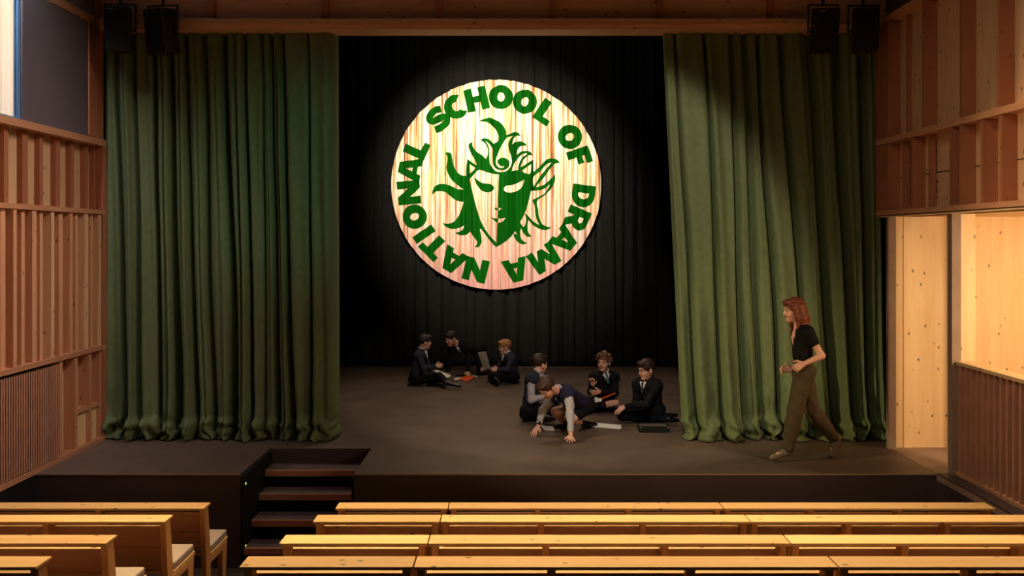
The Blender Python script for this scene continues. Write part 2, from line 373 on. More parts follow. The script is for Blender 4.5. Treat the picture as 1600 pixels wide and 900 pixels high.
# ------------------------------------------------------------------ benches
ROW = [(7.80, .05), (6.92, .20), (5.917, .36), (5.05, .51)]   # near edge depth of the shelf, shelf top height
def bench(x0, x1, ups, label, group, y, zt, endside=0):
    fl = zt-.85
    r = empty('bench', ((x0+x1)/2, y+.3, fl), label, 'bench', group)
    g = .004
    MB().box(x0+g, x1-g, y, y+.175, zt-.018, zt).build('shelf', M['bench'], r, bevel=.003)
    b = MB()
    # leaning backrest of two planks
    A = Matrix.Translation((0, y+.145, zt-.085)) @ Matrix.Rotation(math.radians(10), 4, 'X')
    b.box(x0+.03, x1-.03, 0, .024, -.155, 0, mat=A).box(x0+.03, x1-.03, 0, .024, -.33, -.162, mat=A)
    b.build('backrest', M['back'], r)
    MB().box(x0+.03, x1-.03, -.002, .026, -.001, .004, mat=A).build('backrest_cap', M['bench'], r)
    zs = zt-.37
    for u in ups:
        w2 = .021
        MB().prism([(y+.03, zt-.018), (y+.13, zt-.018), (y+.20, zs-.08), (y+.20, fl), (y+.08, fl), (y+.08, zs-.1)], u-w2, u+w2, axis='x').build('upright', M['bench_v'], r, bevel=.003)
        MB().prism([(y+.20, zs-.085), (y+.66, zs-.085), (y+.60, fl), (y+.53, fl), (y+.52, zs-.14), (y+.20, zs-.14)], u-w2, u+w2, axis='x').build('leg', M['bench_v'], r, bevel=.003)
    MB().box(x0+.01, x1-.01, y+.215, y+.68, zs-.085, zs-.06).build('seat', M['bench'], r, bevel=.003)
    MB().box(x0+.015, x1-.015, y+.225, y+.67, zs-.06, zs).build('cushion', M['cushion'], r, bevel=.012)
    return r
names = ['front row, nearest the stage', 'second row from the stage', 'third row from the stage', 'fourth row, closest in the picture']
for k, (y, zt) in enumerate(ROW):
    g = 'audience benches, '+names[k].split(',')[0]
    bench(-4.42, -2.50, [-3.38, -2.53], 'timber bench left of the aisle steps, '+names[k], g, y, zt)
    bench(-1.44, -.52, [-1.40, -.56], 'short timber bench right beside the aisle, '+names[k], g, y, zt)
    bench(-.52, 1.72, [-.48, .21, .95, 1.68], 'long timber bench in the middle of the block, '+names[k], g, y, zt)
    bench(1.72, 3.93, [1.76, 2.44, 3.16, 3.89], 'long timber bench next to the slatted balustrade, '+names[k], g, y, zt)
    fl = zt-.85
    struct(MB().box(-4.5, 4.0, y-.06, ((ROW[k-1][0]-.06) if k else 8.62), HALL_Z, fl).build('floor_tier', M['floorhall']))
# ------------------------------------------------------------------ speakers
def speaker(pxc, y, z0, z1, wd, yaw, tilt, label):
    x = (pxc-800)*y/F_PX; zc = (z0+z1)/2; h = z1-z0
    r = empty('loudspeaker', (x, y, zc), label, 'loudspeaker', 'loudspeakers hung over the stage front')
    R = Matrix.Rotation(math.radians(yaw), 4, 'Z') @ Matrix.Rotation(math.radians(tilt), 4, 'X')
    T = Matrix.Translation((x, y, zc)) @ R
    b = MB(); hw = wd/2
    pr = [(-hw, -.13), (hw, -.13), (hw*.72, .13), (-hw*.72, .13)]
    vs = [T @ Vector((a, c, -h/2)) for a, c in pr]+[T @ Vector((a, c, h/2)) for a, c in pr]
    b.add(vs, [(0, 1, 2, 3), (7, 6, 5, 4), (0, 4, 5, 1), (1, 5, 6, 2), (2, 6, 7, 3), (3, 7, 4, 0)])
    b.build('cabinet', M['speaker'], r, bevel=.01)
    MB().box(-hw*.93, hw*.93, -.137, -.130, -h*.47, h*.40, mat=T).build('front_grille', M['grille'], r, bevel=.003)
    MB().box(-hw*.62, -hw*.28, -.137, -.131, h*.425, h*.44, mat=T).build('badge', M['chrome'], r)
    Y = Matrix.Translation((x, y, zc)) @ Matrix.Rotation(math.radians(yaw*.4), 4, 'Z')
    b = MB(); zt_ = h/2+.035
    b.box(-hw-.035, hw+.035, -.02, .02, zt_, zt_+.012, mat=Y).box(-hw-.035, -hw-.025, -.02, .02, -.02, zt_, mat=Y).box(hw+.025, hw+.035, -.02, .02, -.02, zt_, mat=Y)
    b.box(-hw-.03, hw+.03, -.008, .008, -.012, .004, mat=Y)
    b.build('yoke', M['metal'], r)
    MB().tube([(x, y, zc+zt_), (x, y, 6.0)], .017).build('hanging_pole', M['metal'], r, smooth=True)
def zpy(py, y): return CAM_Z+(375-py)*y/F_PX
ys_ = 10.35
speaker(188, ys_, zpy(81, ys_), zpy(13, ys_), .265, 8, 3, 'black loudspeaker against the timber corner post, above the green curtain')
speaker(255, ys_, zpy(85, ys_), zpy(15, ys_), .27, -24, 9, 'black loudspeaker turned and tilted down, second from the windowed wall')
speaker(1286, ys_, zpy(84, ys_), zpy(14, ys_), .26, 2, 11, 'black loudspeaker tilted down, with a bracket on both sides, over the lit curtain')
speaker(1349, ys_, zpy(81, ys_), zpy(15, ys_), .265, -7, 3, 'black loudspeaker upright beside the wall that bears carved names')
# ------------------------------------------------------------------ curtains
def drape(name, top, bot, ztop, d, amp, mat, label, cat, hem=True, nz=70, seed=1, lean=.16):
    rnd = random.Random(seed); n = len(top); C_ = 26
    cols = []
    A = [amp*(.55+.45*rnd.random())*min(1.35, max(.35, abs(top[i+1]-top[i])/.30)) for i in range(n-1)]
    ph = [rnd.uniform(-1, 1) for _ in range(n-1)]
    sub = [rnd.uniform(.12, .34) for _ in range(n-1)]; sh = [rnd.uniform(.6, 1.6) for _ in range(n-1)]
    hm = [rnd.uniform(-.035, .035) for _ in range(n-1)]; bk = [rnd.uniform(.2, 1) for _ in range(n-1)]
    L = ztop+(.16 if hem else 0)
    vs = []; idx = []
    ncol_ = (n-1)*C_+1
    zs = []
    for j in range(nz+1):
        q = j/nz
        zs.append(L*(q*.86/.8 if q < .8 else (.86+.14*(q-.8)/.2)))
    for j, s_ in enumerate(zs):
        f = min(1, s_/ztop)
        for c in range(ncol_):
            i = min(c//C_, n-2); t = (c-i*C_)/C_
            kn = [top[m]*(1-f)+bot[m]*f + (0 if m in (0, n-1) else .035*noise.noise(Vector((m*3.7+seed, f*2.3, 1)))) for m in (i, i+1)]
            wd = kn[1]-kn[0]
            x = kn[0]+wd*t+lean*wd*math.sin(2*PI*t)*(1 if ph[i] > 0 else -1)*.6+.5*lean*wd*ph[i]*math.sin(PI*t)
            prof = max(0, math.sin(PI*t))**.5
            y = d+A[i]*.5-A[i]*(.55+.6*f)*prof
            y -= (1.25 if hem else 1)*A[i]*sub[i]*math.sin(PI*(2+round(sh[i]))*t+ph[i]*3*f)*math.sin(PI*t)*(.5+.5*f)
            y += .012*noise.noise(Vector((x*5, seed, s_*1.3)))+.006*noise.noise(Vector((x*14, seed, s_*3)))
            z = ztop-s_
            if hem: y += min(.16, A[i]*.9)*(math.exp(-((t*wd)/.022)**2)+math.exp(-(((1-t)*wd)/.022)**2))*.8
            if hem:
                low = max(0, (s_-(ztop-1.1))/1.1)
                y -= .035*low*low*prof
                y += low*.035*noise.noise(Vector((x*6+s_*2.2, s_*3.5, seed)))+low*low*.07*(abs(noise.noise(Vector((x*5-s_*3.1*ph[i], s_*2.4, seed+2))))-.2)
                if z < .24:
                    u_ = min(1.0, (.24-z)/.40)           # 0..1 over the crumpled hem
                    z = .24*(1-u_)**1.15+.012+.022*(noise.noise(Vector((x*9, 3, seed)))+.6)*(u_*(1-u_)*4)
                    k_ = math.sin(PI*min(1, u_*1.15))
                    y -= .17*bk[i]*prof*k_*(1-u_)+.04*u_
                    y += .11*noise.noise(Vector((x*9, u_*3+i, seed+4)))*k_+.05*noise.noise(Vector((x*21, u_*4, seed+6)))*k_
                    x += .12*noise.noise(Vector((x*6+2, u_*3, seed+9)))*u_
                    z = max(z+hm[i]*0, .006)
            vs.append((x, y, z))
    fs = [(j*ncol_+c, j*ncol_+c+1, (j+1)*ncol_+c+1, (j+1)*ncol_+c) for j in range(nz) for c in range(ncol_-1)]
    b = MB(); b.add(vs, fs); o = b.build(name, mat, smooth=True)
    m = o.modifiers.new('thickness', 'SOLIDIFY'); m.thickness = .005
    if label: tag(o, label, cat, 'green stage curtains' if hem else None)
    return o
dC = 10.8; sC = F_PX/dC
X = lambda px: (px-800)/sC
tl = [163, 178, 212, 236, 262, 292, 313, 348, 386, 408, 421, 441, 480, 522]
bl = [163, 198, 226, 253, 283, 312, 338, 372, 401, 418, 437, 464, 492, 524]
drape('stage_curtain', [X(p) for p in tl], [X(p) for p in bl], 4.75, dC, .27, M['greenv'], 'heavy green velvet curtain hanging behind the dark steps, drawn to the windowed side', 'curtain', seed=3)
tr_ = [1036, 1053, 1100, 1141, 1160, 1183, 1217, 1263, 1307, 1347, 1378]
br_ = [1068, 1092, 1130, 1160, 1190, 1222, 1262, 1304, 1330, 1354, 1386]
drape('stage_curtain', [X(p) for p in tr_], [X(p) for p in br_], 4.75, dC, .27, M['greenv'], 'heavy green velvet curtain behind the walking woman, lit warm low down', 'curtain', seed=11)
rr = random.Random(5); xs = [-5.3]
while xs[-1] < 5.2: xs.append(xs[-1]+rr.uniform(.16, .34))
xb = [x+rr.uniform(-.03, .03) for x in xs]
o = drape('backdrop_curtain', xs, xb, 6.6, 16.96, .12, M['drape'], 'wide black pleated backdrop curtain across the rear of the stage', 'curtain', hem=False, nz=40, seed=8)
for v in o.data.vertices:
    if v.co.z < .03: v.co.z = .008
# black side leg just inside the opening
o = drape('side_drape', [-3.75+.22*k for k in range(6)], [-3.75+.22*k for k in range(6)], 6.6, 13.0, .12, M['drape'], 'narrow black masking drape behind the edge of the green curtain', 'curtain', hem=False, nz=30, seed=21)
for v in o.data.vertices:
    if v.co.z < .03: v.co.z = .008
# ------------------------------------------------------------------ the round emblem: projected light painted on a pleated disc
EY = 16.86; sE = F_PX/EY
def fold(x):
    return .020*math.sin(x*23+1.3*math.sin(x*3.1))+.016*math.sin(x*41+2*math.sin(x*5.3))+.007*math.sin(x*77+x*x*2)
def ex(px): return (px-800)/sE
def ez(py): return CAM_Z+(375-py)/sE
def conform(polys, name, mat, parent, off, step=.016, mats=None):
    """Flat outlines (pixel pairs) cut into narrow strips and laid on the pleats, then given a thickness."""
    bm = bmesh.new()
    for mi, poly in polys:
        rings = poly if isinstance(poly[0][0], (list, tuple)) else [poly]
        loops = [[Vector((ex(a), 0, ez(b))) for a, b in r] for r in rings]
        flat = [v for l in loops for v in l]
        tris = tessellate_polygon([[Vector((v.x, v.z, 0)) for v in l] for l in loops])
        bv = [bm.verts.new(v) for v in flat]
        for tr in tris:
            try: fc = bm.faces.new([bv[i] for i in tr]); fc.material_index = mi
            except ValueError: pass
    x0 = min(v.co.x for v in bm.verts); x1 = max(v.co.x for v in bm.verts)
    k = math.ceil(x0/step)
    while k*step < x1:
        bmesh.ops.bisect_plane(bm, geom=bm.verts[:]+bm.edges[:]+bm.faces[:], dist=1e-6, plane_co=(k*step, 0, 0), plane_no=(1, 0, 0)); k += 1
    for v in bm.verts: v.co.y = EY-off-fold(v.co.x)
    for f_ in bm.faces:
        f_.normal_update()
        if f_.normal.y > 0: f_.normal_flip()
    me = bpy.data.meshes.new(name); 
    pl = world_loc(parent)
    for v in bm.verts: v.co -= pl
    bm.to_mesh(me); bm.free()
    for m_ in (mats or [mat]): me.materials.append(m_)
    o = bpy.data.objects.new(name, me); COL.objects.link(o); o.parent = parent
    s = o.modifiers.new('thickness', 'SOLIDIFY'); s.thickness = .0012; s.offset = -1
    return o
t = NT('streaked_cloth'); v = t.coord((1, 1, .02))  # cream glow and streaks of the projection, painted into the disc colour
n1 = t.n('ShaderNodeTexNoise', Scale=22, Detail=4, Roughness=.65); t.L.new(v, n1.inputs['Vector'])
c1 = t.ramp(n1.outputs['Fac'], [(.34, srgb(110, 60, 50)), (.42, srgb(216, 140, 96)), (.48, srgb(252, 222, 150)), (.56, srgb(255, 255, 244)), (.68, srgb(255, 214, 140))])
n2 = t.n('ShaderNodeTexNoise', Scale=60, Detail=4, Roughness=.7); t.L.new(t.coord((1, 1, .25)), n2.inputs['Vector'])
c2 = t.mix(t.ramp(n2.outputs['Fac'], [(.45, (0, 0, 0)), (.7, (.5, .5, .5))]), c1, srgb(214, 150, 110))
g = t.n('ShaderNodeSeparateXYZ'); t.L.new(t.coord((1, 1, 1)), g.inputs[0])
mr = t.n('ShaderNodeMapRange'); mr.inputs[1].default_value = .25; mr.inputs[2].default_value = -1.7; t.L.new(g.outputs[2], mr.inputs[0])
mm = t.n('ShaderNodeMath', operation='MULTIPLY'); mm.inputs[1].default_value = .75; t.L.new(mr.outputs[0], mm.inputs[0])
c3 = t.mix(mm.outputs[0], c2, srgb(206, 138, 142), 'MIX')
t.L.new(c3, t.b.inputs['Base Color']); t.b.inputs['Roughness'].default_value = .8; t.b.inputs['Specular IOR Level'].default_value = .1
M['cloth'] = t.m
t = NT('green_print'); n1 = t.n('ShaderNodeTexNoise', Scale=16, Detail=2); t.L.new(t.coord((1, 1, .03)), n1.inputs['Vector'])  # green part of the projection, painted as a base colour
t.L.new(t.ramp(n1.outputs['Fac'], [(.3, srgb(0, 66, 0)), (.7, srgb(0, 92, 2))]), t.b.inputs['Base Color'])
t.b.inputs['Roughness'].default_value = .8; t.b.inputs['Specular IOR Level'].default_value = .1
M['greenp'] = t.m
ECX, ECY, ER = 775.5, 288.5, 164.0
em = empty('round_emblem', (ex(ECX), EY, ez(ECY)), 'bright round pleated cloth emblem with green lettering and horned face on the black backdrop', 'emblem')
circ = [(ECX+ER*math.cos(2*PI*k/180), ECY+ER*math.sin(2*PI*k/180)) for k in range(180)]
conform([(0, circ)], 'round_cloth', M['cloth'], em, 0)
def arc(cx, cy, rx, ry, a0, a1, n=16): return [(cx+rx*math.cos(math.radians(a0+(a1-a0)*k/n)), cy+ry*math.sin(math.radians(a0+(a1-a0)*k/n))) for k in range(n+1)]
# heavy block letters in a box w x 36, y up, list of (outline, holes...)
def glyph(ch):
    H = 36.
    if ch == 'L': return 27, [[(0, 0), (27, 0), (27, 10), (13, 10), (13, H), (0, H)]]
    if ch == 'H': return 35, [[(0, 0), (12.5, 0), (12.5, 13), (22.5, 13), (22.5, 0), (35, 0), (35, H), (22.5, H), (22.5, 23), (12.5, 23), (12.5, H), (0, H)]]
    if ch == 'F': return 26, [[(0, 0), (12.5, 0), (12.5, 13), (24, 13), (24, 22), (12.5, 22), (12.5, 26.5), (26, 26.5), (26, H), (0, H)]]
    if ch == 'T': return 34, [[(10.5, 0), (23.5, 0), (23.5, 26), (34, 26), (34, H), (0, H), (0, 26), (10.5, 26)]]
    if ch == 'I': return 12.5, [[(0, 0), (12.5, 0), (12.5, H), (0, H)]]
    if ch == 'N': return 37, [[(0, 0), (12, 0), (12, 17), (25, 0), (37, 0), (37, H), (25, H), (25, 19), (12, H), (0, H)]]
    if ch == 'M': return 45, [[(0, 0), (11.5, 0), (11.5, 18), (18.5, 3), (26.5, 3), (33.5, 18), (33.5, 0), (45, 0), (43, H), (31, H), (22.5, 19), (14, H), (2, H)]]
    if ch == 'A': return 40, [[[(0, 0), (12.5, 0), (14.5, 6.5), (25.5, 6.5), (27.5, 0), (40, 0), (28, H), (12, H)], [(17, 14.5), (23, 14.5), (20, 25)]]]
    if ch == 'O': return 38, [[arc(19, 18, 19, 18.8, 0, 360, 36)[:-1], arc(19, 18, 5.8, 7.2, 0, 360, 24)[:-1]]]
    if ch == 'C':
        return 35, [arc(19, 18, 19, 18.8, 48, 312, 30)+arc(19, 18, 5.8, 7.2, 300, 60, 20)]
    if ch == 'D': return 35, [[[(0, 0), (15, 0)]+arc(15, 18, 20, 18, -90, 90, 20)[1:-1]+[(15, H), (0, H)], [(12.5, 9.5), (14.5, 9.5)]+arc(14.5, 18, 8, 8.5, -90, 90, 14)[1:-1]+[(14.5, 26.5), (12.5, 26.5)]]]
    if ch == 'R': return 36, [[[(0, 0), (12.5, 0), (12.5, 10.5), (15, 10.5), (21.5, 0), (36, 0), (27, 12.5)]+arc(20, 24, 13, 12, -55, 90, 14)+[(0, H)], [(12.5, 20), (18, 20)]+arc(18, 23.6, 4, 3.6, -90, 90, 8)[1:-1]+[(18, 27.2), (12.5, 27.2)]]]
    if ch == 'S':
        def sweep(pts, w):
            L, R = [], []
            for i, p in enumerate(pts):
                a = pts[max(0, i-1)]; b_ = pts[min(len(pts)-1, i+1)]; dx, dy = b_[0]-a[0], b_[1]-a[1]; q = math.hypot(dx, dy)
                nx, ny = -dy/q, dx/q; L.append((p[0]+nx*w, p[1]+ny*w)); R.append((p[0]-nx*w, p[1]-ny*w))
            return L+R[::-1]
        mid = [(30.5, 27)]+arc(17, 25.5, 11.3, 6, 35, 90, 5)+arc(14, 24.8, 8.3, 6.2, 100, 250, 12)+[(17, 17.4)]+arc(18.5, 11.2, 8.6, 6.2, 70, -90, 12)+[(14, 5.1), (8, 5.6), (1.5, 8.2)]
        return 33, [sweep(mid, 5.4)]
LET = [('S', 318.5), ('C', 332), ('H', 347), ('O', 3), ('O', 19), ('L', 34.3), ('O', 57), ('F', 71.5), ('D', 97.5), ('R', 113.4), ('A', 128.8), ('M', 147), ('A', 167.2),
       ('N', 193.6), ('A', 210), ('T', 225.3), ('I', 235.6), ('O', 248.6), ('N', 264.8), ('A', 280.3), ('L', 294.6)]
for ch, ang in LET:
    wd, shapes = glyph(ch); a = math.radians(ang); polys = []
    for shp in shapes:
        rings = shp if isinstance(shp[0][0], (list, tuple)) else [shp]
        out = []
        for r_ in rings:
            rr_ = []
            for x_, y_ in r_:
                u_ = x_-wd/2; rad = 119+y_*1.0
                px = ECX+rad*math.sin(a)+u_*math.cos(a); py = ECY-rad*math.cos(a)+u_*math.sin(a)
                rr_.append((px, py))
            out.append(rr_)
        polys.append((0, out))
    conform(polys, 'letter', M['greenp'], em, .004)
def cat(pts, n=4, closed=True):
    out = []; N = len(pts)
    for i in range(N):
        p0, p1, p2, p3 = pts[i-1], pts[i], pts[(i+1) % N], pts[(i+2) % N]
        # keep corners: only round where the turn is gentle
        def turn(a, b_, c_):
            v1 = (b_[0]-a[0], b_[1]-a[1]); v2 = (c_[0]-b_[0], c_[1]-b_[1])
            return (v1[0]*v2[0]+v1[1]*v2[1])/((math.hypot(*v1)*math.hypot(*v2)) or 1)
        s1 = 1 if turn(p0, p1, p2) > .35 else 0; s2 = 1 if turn(p1, p2, p3) > .35 else 0
        m1 = [(p2[k]-p0[k])*.5*s1+(p2[k]-p1[k])*(1-s1) for k in (0, 1)]; m2 = [(p3[k]-p1[k])*.5*s2+(p2[k]-p1[k])*(1-s2) for k in (0, 1)]
        for q in range(n):
            t_ = q/n; h1 = 2*t_**3-3*t_**2+1; h2 = t_**3-2*t_**2+t_; h3 = -2*t_**3+3*t_**2; h4 = t_**3-t_**2
            out.append(tuple(h1*p1[k]+h2*m1[k]+h3*p2[k]+h4*m2[k] for k in (0, 1)))
    return out
G1 = [
 [(748.7,189.3),(755,186),(760,184.8),(767,184.4),(777.3,188.7),(785.3,195.3),(790,203.3),(791.3,211.3),(798.7,208),(806.7,206.3),(811.3,208.7),(813.3,212),(806.7,212.4),(802.7,216.7),(800,226),(805.3,222),(813.3,220.7),(820,223.3),(823,227.6),(814.7,228),(809.3,232.7),(807.3,242),(813.3,237.3),(820,235.6),(828,237.3),(833,242.7),(826.7,242.7),(818.7,248.7),(814.7,256.7),(814,261.3),(833.3,249.3),(833.5,262),(833.7,274),(829.3,298.9),(822,327.8),(812,348),(801.9,365.3),(790.3,376.9),(775.2,386.3),(776.6,356.7),(778,327.8),(778,313.3),(779.5,272.5),(770,271.3),(761.3,269.3),(748.7,265.3),(741,272),(734.7,279.3),(728.7,274.7),(728.5,262),(730.3,248.7),(744.3,258.3),(744.3,255.3),(741.3,248.7),(736,239.3),(732.4,230),(733.3,224.7),(738.3,222.3),(738.7,228.7),(745.3,237.3),(753.3,242.7),(759.3,248.7),(762.7,239.3),(761.3,230),(757.3,223.3),(750.7,218.7),(756,216),(764,218),(770.7,224),(774,228.3),(777.3,223.3),(779,214),(776,204.7),(769.3,196.7),(760,190.7)],
 [(728.7,272),(728.7,274.7),(720,273.3),(713.3,267.3),(708.7,258),(706.7,247.3),(705.3,240.7),(700,237.7),(695.3,239),(698.7,244.7),(698.7,252.7),(697.3,262),(700,271.3),(706.7,282),(716,290),(724.3,296),(714.9,295.3),(700.4,288.8),(688.9,287.3),(680.2,290.9),(676.6,296),(675.2,303.9),(683.1,298.9),(694.7,299.6),(703.3,306.1),(713.4,313.3),(724.3,315.1),(722.1,323.4),(717.8,335),(709.1,346.6),(700,349.5),(691.8,348.7),(696.1,353.8),(704.8,357.4),(714.9,356.7),(725,352.3),(722.1,359.6),(711.3,363.9),(717.8,367.1),(727.9,366.8),(735.1,361.7),(738.7,368.2),(745.2,376.9),(745.2,381.2),(741.9,386),(748.1,385.6),(752.4,378.3),(751.7,368.2),(749.6,358.1),(751.3,357.1),(764,374),(774.8,386.3),(775.1,379.3),(764,366.8),(752.4,348),(743.8,322),(738,298.9),(734.4,280.8),(735,272)],
 [(740.2,276.5),(746.7,281.6),(753.9,285.9),(764,287.3),(770.5,290.2),(772,294.6),(768.3,298.9),(761.1,300.6),(752.4,297.4),(745.2,288.8)],
 [(772,324.2),(775.6,324.9),(779.5,324.6),(779.5,328.5),(774.1,327.8)],
 [(766.9,338.6),(771.2,340.8),(779.2,341.5),(778.7,348.7),(772.7,345.1)],
 [(831,275),(833.7,269),(842.7,260.7),(853.3,250),(861.3,247.3),(869.3,248.7),(874.7,254.7),(866.7,256),(858.7,264.7),(849.3,278),(838.7,290),(835,296.7),(829,298),(829,290)],
 [(867.2,272.2),(861,279),(849.6,288.8),(838,292.4),(829,294),(830.8,297.4),(840.9,297.4),(851,294.6),(859.5,287.7),(855.3,296),(849.6,303.2),(840,308.5),(831.5,312.6),(835.1,320.6),(836.6,335),(838.6,343),(842.6,351.6),(832.2,345.1),(823.6,335.7),(819.9,333.6),(822.1,342.2),(820.7,350.9),(817.8,355.2),(812,346.6),(810,352),(809.8,351),(804.8,358.8),(808.1,366.5),(802,365),(803.3,369.7),(809.1,378.3),(817.8,381.9),(823.1,379.8),(814.9,374),(812.7,362.4),(814.2,356.7),(817.8,363.9),(823.6,369.7),(830.5,369.4),(825,362.4),(824.3,350.9),(825.7,343.7),(833.7,352.3),(845.2,358.4),(855.3,358.8),(860.7,355.2),(853.9,353.8),(846.7,349.4),(842.3,339.3),(840.9,327.8),(839.2,314.1),(851,305),(861,294.6),(867,283)],
]
W2_ = [
 [(758,219.6),(762.7,227.3),(764.7,236.7),(764.7,250),(766.7,258),(773,266),(778,268.6),(786.7,268.7),(794.7,264.5),(799.3,255.3),(798.7,244.7),(795,232.7),(794.4,223.3),(798,216),(801.5,212.4),(792,215.3),(784,227),(776,230),(769.5,232),(765.3,226)],
 [(799.3,267.3),(804,255.3),(813.3,243.3),(821.3,239.3),(824,240.7),(816,246),(810.7,256.7),(809.3,266)],
 [(830,256.7),(815.3,266.7),(818.7,269.5),(826.7,272.4),(829.3,268.7)],
 [(734,256.7),(743,262.7),(734.7,271.3)],
 [(819.2,280.4),(810.6,285.2),(801.9,288.8),(791.8,290.2),(787.4,293.8),(788.2,298.2),(794.7,300.8),(804.8,299.6),(813.4,294.6),(817.8,287.3)],
 [(778.8,325.6),(784.3,324.9),(781.7,327.8),(778.8,328.5)],
 [(778.8,341.5),(784.6,341.5),(790,340.3),(784.6,346.6),(778.3,348)],
 [(834.5,275),(845,267),(853,258),(863,253),(855,262),(843,277),(834,291.5),(832.5,283)],
]
G3 = [[(769.8,234),(771,225),(780,220),(791,213),(784,227.3),(776.5,243.3),(774.4,252.7),(777.2,251.5),(778,250.5),(782,247.3),(788,246.5),(793.5,249.5),(796,254),(795,260),(790,265),(783,266),(776,264),(771,258.5),(769.8,250)]]
W4 = [[(776.2,248),(774.8,253),(776.3,258.7),(780.5,262.2),(785,262.4),(788.5,259.7),(785,260.1),(780.8,258.7),(778,255),(777.6,251.2),(780,246.8)]]
mk = conform([(0, cat(p)) for p in G1], 'horned_face', M['greenp'], em, .004)
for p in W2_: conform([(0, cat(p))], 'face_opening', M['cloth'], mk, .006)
conform([(0, cat(p)) for p in G3], 'curled_lock', M['greenp'], mk, .008)
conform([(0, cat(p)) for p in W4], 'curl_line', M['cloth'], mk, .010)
# ------------------------------------------------------------------ people: smooth bodies from blended tapered limbs
def vlen(a): return np.sqrt((a*a).sum(-1))
class Field:
    def __init__(s, h): s.h = h; s.ops = []
    def cap(s, a, b, ra, rb=None, k=.02, flat=None, sub=False):
        s.ops.append(('cap', np.array(a, float), np.array(b, float), ra, ra if rb is None else rb, k, flat, sub)); return s
    def ell(s, c, r, R=None, k=.01, sub=False):
        s.ops.append(('ell', np.array(c, float), np.array(r, float), np.eye(3) if R is None else np.array(R, float), None, k, None, sub)); return s
    def bounds(s, o):
        if o[0] == 'cap':
            m = max(o[3], o[4])+o[5]+.03
            return np.minimum(o[1], o[2])-m, np.maximum(o[1], o[2])+m
        m = o[2].max()+o[5]+.03
        return o[1]-m, o[1]+m
    def mesh(s, name, mats, parent, disp=None, smooth=True):
        h = s.h; bs = [s.bounds(o) for o in s.ops if not o[7]]
        lo = np.min([b[0] for b in bs], 0); hi = np.max([b[1] for b in bs], 0)
        lo = np.floor(lo/h)*h; n = np.ceil((hi-lo)/h).astype(int)+2
        D = np.full(n, .08, np.float32)
        for o in s.ops:
            a, b = s.bounds(o)
            i0 = np.clip(np.floor((a-lo)/h).astype(int), 0, n); i1 = np.clip(np.ceil((b-lo)/h).astype(int)+1, 0, n)
            if (i1 <= i0).any(): continue
            g = np.stack(np.meshgrid(*[lo[q]+h*np.arange(i0[q], i1[q]) for q in range(3)], indexing='ij'), -1)
            if o[0] == 'cap':
                ba = o[2]-o[1]; L2 = max(1e-9, (ba*ba).sum()); t = np.clip(((g-o[1])@ba)/L2, 0, 1)
                v = g-o[1]-t[..., None]*ba
                if o[6] is not None:      # squash along a direction: (direction, factor)
                    dr = np.array(o[6][0], float); dr /= np.linalg.norm(dr); v = v+(v@dr)[..., None]*dr*(o[6][1]-1)
                d = vlen(v)-(o[3]+(o[4]-o[3])*t)
            else:
                q = ((g-o[1])@o[3].T)/o[2]; k0 = vlen(q); k1 = vlen(q/o[2])+1e-9; d = k0*(k0-1)/k1
            sl = tuple(slice(i0[q], i1[q]) for q in range(3)); c = D[sl]; k = o[5]
            if o[7]:
                d = -d; hh = np.clip(.5+.5*(d-c)/k, 0, 1); D[sl] = c*(1-hh)+d*hh+k*hh*(1-hh)
            else:
                hh = np.clip(.5+.5*(c-d)/k, 0, 1); D[sl] = c*(1-hh)+d*hh-k*hh*(1-hh)
        if disp is not None:
            g = np.stack(np.meshgrid(*[lo[q]+h*np.arange(n[q]) for q in range(3)], indexing='ij'), -1)
            D = D+disp(g).astype(np.float32)
        return surfnet(D, lo, h, name, mats, parent, smooth)
